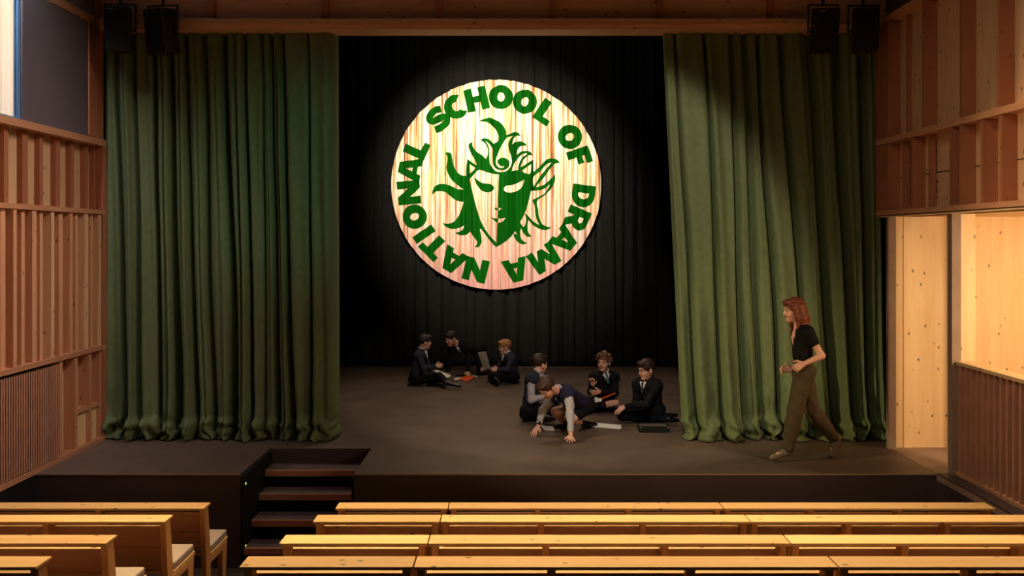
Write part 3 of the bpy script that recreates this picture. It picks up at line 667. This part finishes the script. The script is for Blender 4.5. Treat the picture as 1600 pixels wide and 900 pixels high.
def surfnet(D, lo, h, name, mats, parent, smooth=True):
    ins = D < 0
    cnt = np.zeros(tuple(np.array(D.shape)-1), np.int8)
    cor = [(a, b, c) for a in (0, 1) for b in (0, 1) for c in (0, 1)]
    sh = cnt.shape
    for a, b, c in cor: cnt += ins[a:a+sh[0], b:b+sh[1], c:c+sh[2]]
    I = np.stack(np.nonzero((cnt > 0) & (cnt < 8)), -1)
    val = np.stack([D[I[:, 0]+a, I[:, 1]+b, I[:, 2]+c] for a, b, c in cor], 0)
    P = np.zeros((len(I), 3)); N = np.zeros(len(I))
    for i in range(8):
        for j in range(i+1, 8):
            ca, cb = np.array(cor[i]), np.array(cor[j])
            if abs(ca-cb).sum() != 1: continue
            va, vb = val[i], val[j]; cr = (va < 0) != (vb < 0)
            t = np.where(cr, va/np.where(cr, va-vb, 1), 0)
            P += np.where(cr[:, None], ca+t[:, None]*(cb-ca), 0); N += cr
    V = lo+h*(I+P/N[:, None])
    idx = np.full(sh, -1, np.int32); idx[I[:, 0], I[:, 1], I[:, 2]] = np.arange(len(I))
    quads = []
    for ax in range(3):
        sa = [slice(None)]*3; sb = [slice(None)]*3; sa[ax] = slice(0, -1); sb[ax] = slice(1, None)
        cr = ins[tuple(sa)] != ins[tuple(sb)]
        E = np.stack(np.nonzero(cr), -1); u, v = (ax+1) % 3, (ax+2) % 3
        E = E[(E[:, u] > 0) & (E[:, v] > 0) & (E[:, u] < sh[u]) & (E[:, v] < sh[v]) & (E[:, ax] < sh[ax])]
        q = []
        for du, dv in ((1, 1), (0, 1), (0, 0), (1, 0)):
            e = E.copy(); e[:, u] -= du; e[:, v] -= dv; q.append(idx[e[:, 0], e[:, 1], e[:, 2]])
        q = np.stack(q, -1); fl = ~ins[E[:, 0], E[:, 1], E[:, 2]]
        q[fl] = q[fl][:, ::-1]; quads.append(q)
    Q = np.concatenate(quads); Q = Q[(Q >= 0).all(1)]
    me = bpy.data.meshes.new(name); V = V-np.array(world_loc(parent) if parent else (0, 0, 0))
    me.vertices.add(len(V)); me.vertices.foreach_set('co', V.astype(np.float32).ravel())
    me.loops.add(Q.size); me.loops.foreach_set('vertex_index', Q.astype(np.int32).ravel())
    me.polygons.add(len(Q)); me.polygons.foreach_set('loop_start', np.arange(0, Q.size, 4, dtype=np.int32))
    me.polygons.foreach_set('loop_total', np.full(len(Q), 4, np.int32))
    me.update(calc_edges=True); me.validate()
    me.polygons.foreach_set('use_smooth', [smooth]*len(me.polygons))
    for m in (mats if isinstance(mats, list) else [mats]): me.materials.append(m)
    o = bpy.data.objects.new(name, me); COL.objects.link(o)
    if parent: o.parent = parent
    return o
def V3(a): return np.array(a, float)
def unit(a): a = V3(a); return a/np.linalg.norm(a)
def skinmat(name, c):
    t = NT(name); n = t.n('ShaderNodeTexNoise', Scale=18, Detail=3); t.L.new(t.coord((1, 1, 1)), n.inputs['Vector'])
    t.L.new(t.ramp(n.outputs['Fac'], [(.3, c), (.7, tuple(min(1, x*1.15) for x in c))]), t.b.inputs['Base Color'])
    t.b.inputs['Roughness'].default_value = .5; t.b.inputs['Subsurface Weight'].default_value = .08; t.b.inputs['Subsurface Radius'].default_value = (.02, .01, .005)
    return t.m
M['skin'] = skinmat('skin_fair', srgb(224, 172, 148)); M['skin_tan'] = skinmat('skin_tan', srgb(208, 156, 128)); M['lip'] = plain('lips', srgb(170, 92, 84), .5)
M['eye'] = plain('eye_white', srgb(170, 160, 150), .3, .03); M['iris'] = plain('eye_dark', srgb(40, 26, 20), .3, .05)
def hairmat(n, c): return plain(n, c, .5, .5, 45, bump=.5)
M['hair_black'] = hairmat('hair_black', srgb(34, 28, 27)); M['hair_brown'] = hairmat('hair_brown', srgb(70, 46, 34)); M['hair_dbrown'] = hairmat('hair_dark_brown', srgb(48, 32, 26))
M['hair_ginger'] = hairmat('hair_ginger', srgb(176, 118, 66)); M['hair_red'] = hairmat('hair_red', srgb(118, 60, 38)); M['hair_curly'] = hairmat('hair_curly', srgb(112, 72, 48))
M['navy'] = plain('navy_knit', srgb(52, 52, 66), .9, .15, 120, spec=.1); M['vest'] = plain('navy_vest', srgb(42, 40, 66), .85, .12, 100, spec=.15)
M['blackcloth'] = plain('black_wool', srgb(27, 26, 29), .85, .2, 90, spec=.15); M['charcoal'] = plain('charcoal_trousers', srgb(22, 22, 27), .8, .2, 80, spec=.15)
M['shirt'] = plain('grey_shirt', srgb(186, 184, 192), .8, .06, 60); M['whiteshirt'] = plain('white_shirt', srgb(228, 226, 228), .8, .04, 60)
M['olive'] = plain('olive_trousers', srgb(74, 62, 38), .8, .12, 60); M['shoe'] = plain('black_shoe', srgb(20, 19, 20), .35, .2, 30); M['shoe_grey'] = plain('grey_shoe', srgb(110, 104, 92), .5, .2, 30)
M['tie_green'] = plain('green_tie', srgb(28, 120, 96), .6, .2, 90); M['tie_dark'] = plain('dark_tie', srgb(30, 30, 40), .6, .2, 90)
M['sock'] = plain('black_sock', srgb(24, 22, 25), .9, .2, 90); M['loafer'] = plain('grey_loafer', srgb(120, 108, 96), .4, .15, 40)
M['taupe'] = plain('dark_skirt', srgb(30, 28, 32), .85, .1, 60)

def wrinkle(amp, f=26.):
    def d(g):
        x, y, z = g[..., 0], g[..., 1], g[..., 2]
        return amp*(np.sin(f*z+9*np.sin(7*x+3*y)+4*y)*np.cos(f*.7*x+6*np.sin(5*z))+.6*np.sin(f*1.9*(x+z)+5*np.sin(f*.4*y)))
    return d
def hand(F, W, D, T, N, k, curl=.35, spread=1.0, thumb=.5):
    """Palm, four unequal bent fingers and a thumb leaving the side of the palm. W wrist, D finger direction, T thumb side, N palm side."""
    W, D, T, N = V3(W), unit(D), V3(T), V3(N)
    T = unit(T-D*(T@D)); N = unit(N-D*(N@D)-T*(N@T))
    for i in range(4):
        kb = W+D*(.088-.006*abs(i-1))*k+T*(.030-.020*i)*k
        F.cap(W+D*.012*k+T*(.014-.009*i)*k, kb, .0145*k, .0115*k, k=.010)
        d = unit(D+T*(.13-.09*i)*spread); p = kb; L = [.074, .082, .076, .060][i]*k
        a = 0
        for s_, fr in enumerate((.46, .31, .23)):
            a += curl*(.7, 1.0, .7)[s_]
            q = p+L*fr*(d*math.cos(a)+N*math.sin(a)); F.cap(p, q, (.0098-.0009*s_)*k, (.0090-.0009*s_)*k, k=.0025); p = q
    p = W+D*.026*k+T*.026*k; q = p+(D*.55+T*.75+N*.25*thumb)*.042*k; F.cap(W+D*.01*k, p, .016*k, .014*k, k=.01); F.cap(p, q, .0135*k, .0115*k, k=.006)
    r = q+(D*.85+T*.25+N*.45*thumb)*.034*k; F.cap(q, r, .011*k, .0090*k, k=.003)
def headframe(f, u):
    f = unit(f); u = V3(u); u = unit(u-f*(u@f)); r = np.cross(f, u); return np.stack([r, f, u])   # rows: local axes
def person(label, group, J, f, u, k, d0, skin='skin', hair='hair_brown', style='short', top='navy', shirt='whiteshirt', vest=False, legs='trousers', legmat='charcoal',
           shoemat='shoe', tie=None, hands=(), slim=1.0, torso_r=1.0, glasses=False, watch=False, low_neck=False, sleeves='long', hv=.0050):
    """J: joints as (x px, y px, depth offset) taken at the depth d0 where the figure stands."""
    P = {}
    for n_, (px, py, dd) in J.items():
        d = d0+dd; P[n_] = V3(((px-800)*d/F_PX, d, max(.012, CAM_Z+(375-py)*d/F_PX)))
    if style != 'long':
        P['hd'] = P['hd']-V3((0, 0, .014)); P['nk'] = P['nk']+V3((0, 0, .022))
        for s_ in ('shR', 'shL'): P[s_] = P[s_]+V3((0, 0, .012))
    zmin = 0
    root = empty('person', (float(P['pel'][0]), float(P['pel'][1]), zmin), label, 'person', group)
    R = headframe(f, u); hd = P['hd']
    kh = k*(1.12 if style != 'long' else 1.03)
    H = lambda x, y, z: hd+(R.T@V3((x, y, z)))*kh
    up = unit(P['nk']-P['pel']); rt = unit(P['shR']-P['shL']); fw = unit(np.cross(up, rt)); rt = np.cross(fw, up)
    hipc = (P['hipR']+P['hipL'])/2; tr = torso_r
    def torso(F, e, lo=0.0, kk=.05):
        c = hipc*.25+P['nk']*.75; wst = hipc*.62+P['nk']*.38
        for s_ in ('R', 'L'):
            shp = P['sh'+s_]*.72+P['nk']*.28; hp = P['hip'+s_]*.8+hipc*.2
            F.cap(shp-up*.05*k, wst+(hp-hipc)*.9, (.078*k)*tr+e, .072*k*tr+e, k=kk); F.cap(wst+(hp-hipc)*.9, hp, .075*k*tr+e, .085*k*tr+e, k=kk)
        F.cap(c, wst, .095*k*tr+e, .088*k*tr+e, k=kk)
        F.cap(P['shR']*.93+P['nk']*.07, P['shL']*.93+P['nk']*.07, .052*k+e, .052*k+e, k=kk)
        F.cap(P['nk']-up*.03*k, c, .06*k+e*.6, .09*k+e, k=kk)
        for s_ in ('R', 'L'): F.cap(P['nk']-up*.035*k, P['sh'+s_]-up*.01*k, .042*k+e*.6, .050*k+e, k=.03)
    def arms(F, e, full=True, cut=0.0):
        for s_ in ('R', 'L'):
            sh, el, wr = P['sh'+s_], P['el'+s_], P['wr'+s_]
            if full:
                F.cap(sh, el, .046*k*slim+e, .037*k*slim+e*.9, k=.02); q = wr+(el-wr)*cut
                F.cap(el, q, .038*k*slim+e*.9, .026*k*slim+e*.7, k=.015)
            else: F.cap(sh, sh+(el-sh)*.42, .048*k*slim+e, .046*k*slim+e, k=.02)
    def legsf(F, e, a=1.0, b=1.0):
        F.cap(P['hipR'], P['hipL'], .092*k*tr+e, .092*k*tr+e, k=.03)
        for s_ in ('R', 'L'):
            hp, kn, an = P['hip'+s_], P['kn'+s_], P['an'+s_]
            F.cap(hp, hp+(kn-hp)*a, .082*k*tr+e, (.082+(.054-.082)*a)*k+e, k=.03)
            if b > 0:
                mid = kn+(an-kn)*.3; F.cap(kn, mid, .053*k+e, .053*k+e, k=.02)
                F.cap(mid, kn+(an-kn)*b, .053*k+e, .034*k+e, k=.015)
    # one continuous body
    F = Field(hv)
    F.cap(P['nk'], H(0, -.025, -.06), .052*k, .050*k, k=.03)
    torso(F, 0); arms(F, 0); legsf(F, 0)
    for s_ in ('R', 'L'):
        an, to = P['an'+s_], P['to'+s_]; F.cap(an+(an-to)*.12, to, .032*k, .024*k, k=.02)
    F.ell(H(0, -.012, .035), V3((.073, .092, .080))*kh, R, k=.02).ell(H(0, .028, -.036), V3((.055, .060, .078))*kh, R, k=.03)
    F.ell(H(0, .058, -.092), V3((.026, .024, .020))*kh, R, k=.02)
    for sx in (-1, 1):
        F.ell(H(.032*sx, .052, -.030), V3((.026, .028, .026))*kh, R, k=.02)
        F.ell(H(.032*sx, .096, .004), V3((.018, .014, .011))*kh, R, k=.012, sub=True)
        F.cap(H(.016*sx, .083, .024), H(.044*sx, .073, .024), .008*kh, .007*kh, k=.012)
        F.ell(H(.077*sx, -.008, -.012), V3((.010, .020, .031))*kh, R, k=.006)
    F.cap(H(0, .084, .010), H(0, .099, -.024), .0080*kh, .0110*kh, k=.012).cap(H(-.011, .090, -.028), H(.011, .090, -.028), .008*kh, .008*kh, k=.008)
    for sd, D_, T_, N_, cu, sp in hands: hand(F, P['wr'+sd], D_, T_, N_, k, cu, sp)
    F.mesh('body', M[skin], root)
    for sx, nm in ((-1, 'eye'), (1, 'eye')):
        E = Field(.0028); E.ell(H(.032*sx, .079, .004), V3((.0115, .010, .0075))*kh, R, k=.001); eo = E.mesh('eye', M['eye'], root)
        E = Field(.0024); E.ell(H(.032*sx, .0850, .004), V3((.0070, .0060, .0068))*kh, R, k=.001); E.mesh('iris', M['iris'], eo)
        E = Field(.003); E.cap(H(.018*sx, .091, .026), H(.046*sx, .080, .027), .0045*kh, .0035*kh, k=.001); E.mesh('eyebrow', M[hair], root)
    E = Field(.003); E.cap(H(-.019, .083, -.056), H(.019, .083, -.056), .0065*kh, .0065*kh, k=.002).cap(H(-.01, .088, -.055), H(.01, .088, -.055), .007*kh, .007*kh, k=.003); E.mesh('lips', M['lip'], root)
    # hair
    E = Field(.0045)
    if style == 'curly':
        rnd = random.Random(int(J['hd'][0]))
        E.ell(H(0, -.02, .050), V3((.088, .102, .088))*kh, R, k=.01)
        for q in range(70):
            th = rnd.uniform(0, 2*PI); ph = rnd.uniform(-.35, 1.5); x = math.cos(th)*math.cos(ph); y = math.sin(th)*math.cos(ph); z = math.sin(ph)
            if y > .55 and z < .45: continue
            E.ell(H(.092*x, -.015+.105*y, .045+.092*z), V3((.022, .022, .022))*kh*rnd.uniform(.7, 1.15), R, k=.006)
    else:
        E.ell(H(0, -.016, .046), V3((.085, .104, .088))*kh, R, k=.01)
        E.ell(H(0, .062, .085), V3((.062, .042, .030))*kh, R, k=.02)
    E.ell(H(0, .125, -.022), V3((.078, .078, .082))*kh, R, k=.012, sub=True)
    E.ell(H(0, .045, -.105), V3((.13, .105, .105))*kh, R, k=.012, sub=True)
    if style == 'long':
        for q in range(9):
            a = -1.25+2.5*q/8; sx, sy = math.sin(a), -math.cos(a)
            p0 = H(.078*sx, -.012+.088*sy, .04); p1 = H(.088*sx, -.02+.098*sy, -.08); p2 = H(.085*sx, -.025+.10*sy, -.19)-V3((0, 0, .02)); p3 = H(.07*sx-.0, -.03+.085*sy, -.29)-V3((0, 0, .02))
            E.cap(p0, p1, .026*kh, .03*kh, k=.02).cap(p1, p2, .03*kh, .026*kh, k=.02).cap(p2, p3, .026*kh, .010*kh, k=.02)
        for sx in (-1, 1): E.cap(H(.074*sx, .03, .06), H(.086*sx, .004, -.06), .02*kh, .022*kh, k=.02).cap(H(.086*sx, .004, -.06), H(.086*sx, .0, -.2), .022*kh, .014*kh, k=.02)
    E.mesh('hair', M[hair], root, disp=wrinkle({'curly': .003, 'long': .0010}.get(style, .0022), 150 if style != 'long' else 90))
    # clothes
    cut = .06
    if vest or sleeves == 'shirt':
        E = Field(.007); arms(E, .013, cut=.05 if not watch else .25); E.mesh('shirt_sleeves', M[shirt], root, disp=wrinkle(.0035, 40))
        E = Field(.007); torso(E, .016); E.mesh('vest', M[top], root, disp=wrinkle(.003))
    elif sleeves == 'cap':
        E = Field(.007); torso(E, .010); arms(E, .012, full=False)
        if low_neck: E.ell(P['nk']+fw*.10*k-up*.06*k, (.06*k, .06*k, .14*k), headframe(fw, up), k=.02, sub=True)
        E.mesh('top', M[top], root, disp=wrinkle(.002))
    else:
        E = Field(.007); torso(E, .017); arms(E, .013, cut=cut); E.mesh('jumper' if top == 'navy' else 'jacket', M[top], root, disp=wrinkle(.0035))
    E = Field(.007)
    if legs == 'trousers': legsf(E, .014 if style != 'long' else .026, 1, .93)
    else: legsf(E, .018, .62 if legs == 'shorts' else .5, 0)
    E.mesh('trousers' if legs == 'trousers' else 'shorts', M[legmat], root, disp=wrinkle(.004, 22))
    for s_ in ('R', 'L'):
        an, to, kn = P['an'+s_], P['to'+s_], P['kn'+s_]
        d = unit(to-an); dn = unit(kn-an)
        E = Field(.006)
        heel = an-dn*.03*k-d*.035*k
        E.cap(heel, to, .036*k, .030*k, k=.02).cap(heel+dn*.02*k, an+(to-an)*.35, .036*k, .036*k, k=.02)
        so = E.mesh('shoe', M[shoemat], root)
        if style != 'long':
            E = Field(.006); E.cap(an, an+(kn-an)*(.5 if legs != 'trousers' else .2), .040*k, .046*k, k=.01); E.mesh('sock', M['sock'], root)
        else:
            E = Field(.004); E.cap(an+d*.075*k+rt*.02-dn*.0, an+d*.075*k-rt*.02, .012, .012, k=.003); E.mesh('buckle', M['chrome'], so)
    if not low_neck:
        E = Field(.0045)
        nk = P['nk']+up*.012*k; R2 = headframe(fw, up); 
        for q in range(14):
            a0 = PI/2+.32+(2*PI-.64)*q/14; a1 = PI/2+.32+(2*PI-.64)*(q+1)/14
            pt = lambda a: nk+(R2.T@V3((.062*math.cos(a), .060*math.sin(a)+.004, .012-.030*max(0, math.sin(a)))))*k
            E.cap(pt(a0), pt(a1), .013*k, .013*k, k=.004)
        front = lambda q, o_: P['nk']*(1-q)+hipc*q-up*.01*k+fw*((.062+.052*min(1, q/.22))*k*(1+2.2*(tr-1))+.024+o_)
        for sx in (-1, 1):
            E.cap(nk+(R2.T@V3((.018*sx, .072, -.016)))*k, nk+(R2.T@V3((.052*sx, .088, -.050)))*k, .015*k, .010*k, k=.004, flat=(fw, 1.5))
            E.cap(front(.03, 0)+rt*.030*k*sx, front(.19, .004), .020*k, .010*k, k=.008, flat=(fw, 1.6))
        E.mesh('shirt_collar', M[shirt], root)
        if tie:
            E = Field(.0045)
            E.cap(front(.045, .012), front(.075, .014), .017*k, .011*k, k=.004).cap(front(.08, .012), front(.24, .018), .013*k, .020*k, k=.004, flat=(fw, 1.7)); E.mesh('tie', M[tie], root)
    if glasses:
        E = Field(.0026)
        for sx in (-1, 1):
            for q in range(12):
                a0, a1 = 2*PI*q/12, 2*PI*(q+1)/12
                E.cap(H((.033+.022*math.cos(a0))*sx, .098, .004+.018*math.sin(a0)), H((.033+.022*math.cos(a1))*sx, .098, .004+.018*math.sin(a1)), .0025, .0025, k=.001)
            E.cap(H(.056*sx, .096, .008), H(.080*sx, .0, .004), .0025, .0025, k=.001)
        E.cap(H(-.011, .099, .006), H(.011, .099, .006), .0025, .0025, k=.001); E.mesh('glasses', M['iris'], root)
    if watch:
        E = Field(.004); wr = P['wrR']; ax = unit(P['elR']-wr); c = wr+ax*.035*k
        E.cap(c, c+ax*.022, .031*k, .032*k, k=.002); E.mesh('wristwatch', M['shoe'], root)
    return P
G_ = 'pupils in school uniform sitting on the stage'
X_, Z_ = V3((1, 0, 0)), V3((0, 0, 1))
# 1: navy jumper, seated, seen from behind, facing right
person('dark-haired pupil in a navy jumper sitting cross-legged beside the papers on the floor', G_,
  dict(hd=(664,533,0), nk=(658.5,548,0), pel=(647,592,0), shR=(654,556,-.17), shL=(661,554,.17), elR=(663,577,-.24), wrR=(680,572,-.22), elL=(672,578,.2), wrL=(684,588,.10),
       hipR=(648,592,-.10), hipL=(648,592,.10), knR=(686,588,-.14), knL=(682,592,.32), anR=(698,598,-.42), anL=(672,599,-.10), toR=(718,603,-.46), toL=(686,600,-.26)),
  (.95,.28,-.05), (-.03,0,1), .86, 14.8, skin='skin_tan', hair='hair_black', top='navy', hands=[('R',(.95,.1,.1),(0,.3,1),(0,1,0),.55,1), ('L',(.9,0,-.3),(0,-.5,.8),(0,-.5,-.6),.4,1)])
# 2: black jacket, leaning forward on both hands
person('pupil in a dark blazer leaning forward on both hands over the orange card', G_,
  dict(hd=(704,528,-.22), nk=(713,539,-.10), pel=(750,545,.12), shR=(705,545,-.02), shL=(731,546,-.05), elR=(701,564,-.05), wrR=(700,582,-.05), elL=(732,564,-.10), wrL=(731,581,-.12),
       hipR=(748,547,.0), hipL=(752,547,.24), knR=(752,582,-.05), knL=(758,581,.25), anR=(775,583,.12), anL=(779,582,.34), toR=(783,584,.15), toL=(787,583,.36)),
  (-.62,-.72,-.30), (-.25,-.12,1), .90, 15.9, skin='skin_tan', hair='hair_black', top='blackcloth', tie='tie_dark', hands=[('R',(-.3,-.7,-.3),(.8,-.3,0),(0,0,-1),.1,1.3), ('L',(.1,-.8,-.3),(-.8,-.2,0),(0,0,-1),.1,1.3)])
# 3: ginger, reading a sheet
person('ginger-haired pupil in a navy jumper reading an upright sheet of paper', G_,
  dict(hd=(788.5,541,0), nk=(793,554,0), pel=(805,589,0), shL=(799,562,-.16), shR=(789,561,.16), elL=(793,578,-.26), wrL=(778,578,-.22), elR=(777,577,.16), wrR=(761,577,.06),
       hipL=(803,588,-.10), hipR=(803,588,.10), knL=(774,587,-.24), knR=(768,588,.30), anL=(781,592,.0), anR=(774,592,-.30), toL=(764,595,.06), toR=(780,598,-.44)),
  (-.96,-.22,-.12), (-.05,0,1), .86, 15.0, hair='hair_ginger', top='navy', hands=[('L',(-.95,.1,.1),(0,.3,1),(0,1,0),.6,1), ('R',(-.9,-.3,.1),(0,-.3,1),(0,-1,0),.6,1)])
# 4: vest, grey shirt, back half turned
person('brown-haired pupil in a navy vest and grey shirt sitting behind the crouching one', G_,
  dict(hd=(843.5,567,.05), nk=(839.5,584,0), pel=(822,643,0), shR=(829,594,-.13), shL=(852,593,.15), elR=(830,625,-.18), wrR=(853,619,-.16), elL=(858,620,.25), wrL=(866,628,.05),
       hipR=(824,644,-.10), hipL=(828,643,.12), knR=(862,637,-.18), knL=(866,634,.32), anR=(848,651,-.30), anL=(866,650,.15), toR=(866,654,-.40), toL=(852,655,-.06)),
  (.82,.56,-.06), (.0,.0,1), .90, 11.9, hair='hair_dbrown', top='navy', shirt='shirt', vest=True, hands=[('R',(.9,.2,0),(0,.2,1),(-.2,1,0),.4,1)])
# 5: crouching in front on both hands
person('crouching pupil in a navy vest and grey shirt leaning on both hands, bare knee forward', G_,
  dict(hd=(855,604,-.18), nk=(872,613,-.06), pel=(915,630,.35), shR=(864,622,.10), shL=(889,618,-.14), elR=(848,641,.02), wrR=(841,666,-.03), elL=(891,648,-.22), wrL=(892,681,-.34),
       hipR=(910,634,.42), hipL=(917,634,.20), knR=(868,643,.20), knL=(893,655,.05), anR=(884,664,.45), anL=(913,662,.42), toR=(868,667,.24), toL=(930,667,.52)),
  (-.55,-.60,-.75), (-.44,-.40,.75), .95, 11.0, hair='hair_brown', top='vest', shirt='shirt', vest=True, legs='shorts', watch=True,
  hands=[('R',(-.35,-.45,-.42),(.7,-.5,0),(0,.3,-1),.12,1.6), ('L',(-.05,-.9,-.20),(-1,-.1,0),(0,0,-1),.06,1.9)])
# 6: curly hair, green tie
person('curly-haired pupil with a green tie holding an orange folder on the lap', G_,
  dict(hd=(943.5,565,-.02), nk=(943.5,582,.03), pel=(946,628,.12), shR=(928,590,.0), shL=(960,590,.08), elR=(923,612,-.02), wrR=(926,602,-.20), elL=(962,614,-.02), wrL=(938,612,-.18),
       hipR=(938,629,.08), hipL=(953,629,.12), knR=(916,628,-.22), knL=(962,630,-.20), anR=(948,634,-.22), anL=(934,633,-.28), toR=(962,637,-.28), toL=(920,636,-.30)),
  (-.45,-.88,.03), (-.05,-.05,1), .90, 12.6, hair='hair_curly', style='curly', top='blackcloth', tie='tie_green', legs='shorts', legmat='blackcloth',
  hands=[('R',(-.1,-.3,.9),(.8,-.4,.2),(.3,-.8,.2),.7,1), ('L',(-.9,-.2,-.1),(0,-.2,1),(0,1,-.2),.5,1)])
# 7: kneeling with glasses
person('kneeling pupil in a black blazer and glasses beside the black case', G_,
  dict(hd=(1010,576,-.02), nk=(1010.5,592,.03), pel=(1026,638,.12), shR=(996,602,.10), shL=(1026,604,-.08), elR=(994,628,.10), wrR=(984,640,-.02), elL=(1010,632,-.26), wrL=(977,635,-.20),
       hipR=(1019,641,.22), hipL=(1026,641,.0), knR=(977,647,.30), knL=(972,649,-.08), anR=(1040,651,.30), anL=(1046,655,-.05), toR=(1056,656,.34), toL=(1058,661,-.02)),
  (-.86,-.46,-.14), (-.08,.0,1), .94, 11.8, hair='hair_dbrown', top='blackcloth', tie='tie_dark', glasses=True, torso_r=1.1,
  hands=[('L',(-.8,-.2,-.45),(.1,.8,.5),(0,.3,-1),.25,1), ('R',(-.8,-.2,-.3),(0,-.8,.3),(0,0,-1),.3,1)])
# woman walking
person('woman with long red hair in a black top and olive trousers striding along the curtain', None,
  dict(hd=(1240,485,0), nk=(1251,509,.0), pel=(1256,575,0), shL=(1262,519,-.18), shR=(1247,519,.17), elL=(1284,556,-.22), wrL=(1257,568,-.24), elR=(1262,560,.24), wrR=(1236,578,.16),
       hipL=(1257,582,-.10), hipR=(1255,582,.09), knL=(1243,640,-.12), knR=(1268,640,.09), anL=(1231,703,-.10), anR=(1305,686,.10), toL=(1207,715,-.10), toR=(1299,711,.10)),
  (-.99,-.12,-.08), (-.04,0,1), 1.0, 9.72, skin='skin', hair='hair_red', style='long', top='blackcloth', legmat='olive', shoemat='loafer', sleeves='cap', low_neck=True, slim=.9, torso_r=.92,
  hands=[('L',(-.85,.1,-.45),(.3,.2,.8),(0,1,0),.9,1), ('R',(-.9,0,.1),(.2,-.3,.9),(.3,-.8,-.5),.9,1)])
# ------------------------------------------------------------------ papers and things on the stage
def fl(px, py):
    d = CAM_Z*F_PX/(py-375.0); return ((px-800)*d/F_PX, d)
def flat(name, pts, z0, z1, mat, label, cat, group=None, bev=0):
    P_ = [fl(*p) for p in pts]; o = MB().prism(P_, z0, z1, axis='z').build(name, mat, bevel=bev); return tag(o, label, cat, group)
flat('sheet_of_paper', [(925,667.5),(970,671),(971,664.5),(934,661.5)], .002, .005, M['paper'], 'white sheet lying flat between the crouching pupil and the black case', 'paper')
flat('sheet_of_paper', [(845,665.5),(851,673),(875,672.5),(868,665)], .002, .005, M['paper'], 'white sheet lying under the arms of the crouching pupil', 'paper')
flat('sheet_of_paper', [(709,594),(711,590.5),(726,589.3),(722,593)], .002, .005, M['paper'], 'white sheet partly under the orange card', 'paper')
flat('orange_card', [(717,593),(729,597),(742,590),(735,588.2),(728,588)], .007, .011, M['orange'], 'orange card lying in front of the pupil on all fours', 'card')
flat('marker_pen', [(738,588),(746,590.5),(747,589.8),(739,587.3)], .003, .014, M['paper'], 'small pale pen on the floor beside the orange card', 'pen')
flat('dark_folder', [(711,588),(733,588.5),(735,586.6),(714,586.4)], .002, .012, M['charcoal'], 'black folder lying flat behind the orange card', 'folder')
def quad(name, pts, th, mat, label, cat):
    Q_ = [V3(((px-800)*d/F_PX, d, CAM_Z+(375-py)*d/F_PX)) for px, py, d in pts]; n = unit(np.cross(Q_[1]-Q_[0], Q_[3]-Q_[0]))*th
    vs = Q_+[q+n for q in Q_]; b = MB(); b.add(vs, [(0,1,2,3),(7,6,5,4),(0,4,5,1),(1,5,6,2),(2,6,7,3),(3,7,4,0)]); return tag(b.build(name, mat), label, cat)
quad('reading_sheet', [(746.5,550.5,15.02),(759,549.5,14.82),(766,576.5,14.84),(756,578,15.04)], .003, M['paper'], 'upright sheet of paper held by the ginger-haired pupil', 'paper')
quad('notes', [(678,579,14.62),(684,578,14.9),(705,587,14.9),(700,590,14.62)], .006, M['paper'], 'white notes resting on the lap of the pupil in the navy jumper', 'paper')
quad('orange_folder', [(930,629,12.28),(962,615,12.28),(962,614,12.44),(930,626,12.5)], .008, M['orange'], 'orange folder slanting across the lap of the curly-haired pupil', 'folder')
quad('loose_notes', [(929,620,12.30),(941,623,12.30),(940,627,12.24),(930,629,12.24)], .003, M['paper'], 'white notes tucked under the orange folder', 'paper')
# black case with open flap
cx, cy = fl(1023, 676); wv = 48/2*cy/F_PX
cs = empty('black_case', (cx, cy+.06, 0), 'low black case lying open in front of the kneeling pupil', 'case')
b = MB(); b.box(cx-wv, cx+wv, cy, cy+.20, .004, .012).box(cx-wv, cx+wv, cy, cy+.012, .004, .075).box(cx-wv, cx+wv, cy+.19, cy+.20, .004, .075).box(cx-wv, cx-wv+.012, cy, cy+.2, .004, .075).box(cx+wv-.012, cx+wv, cy, cy+.2, .004, .075)
b.build('tray', M['speaker'], cs, bevel=.004)
MB().box(cx-wv*.9, cx+wv*.88, cy+.014, cy+.188, .058, .066).build('lining', M['tread_top'], cs)
for q in (-1, 1): MB().box(cx+q*wv*.9-.012, cx+q*wv*.9+.012, cy-.006, cy, .05, .07).build('latch', M['chrome'], cs)
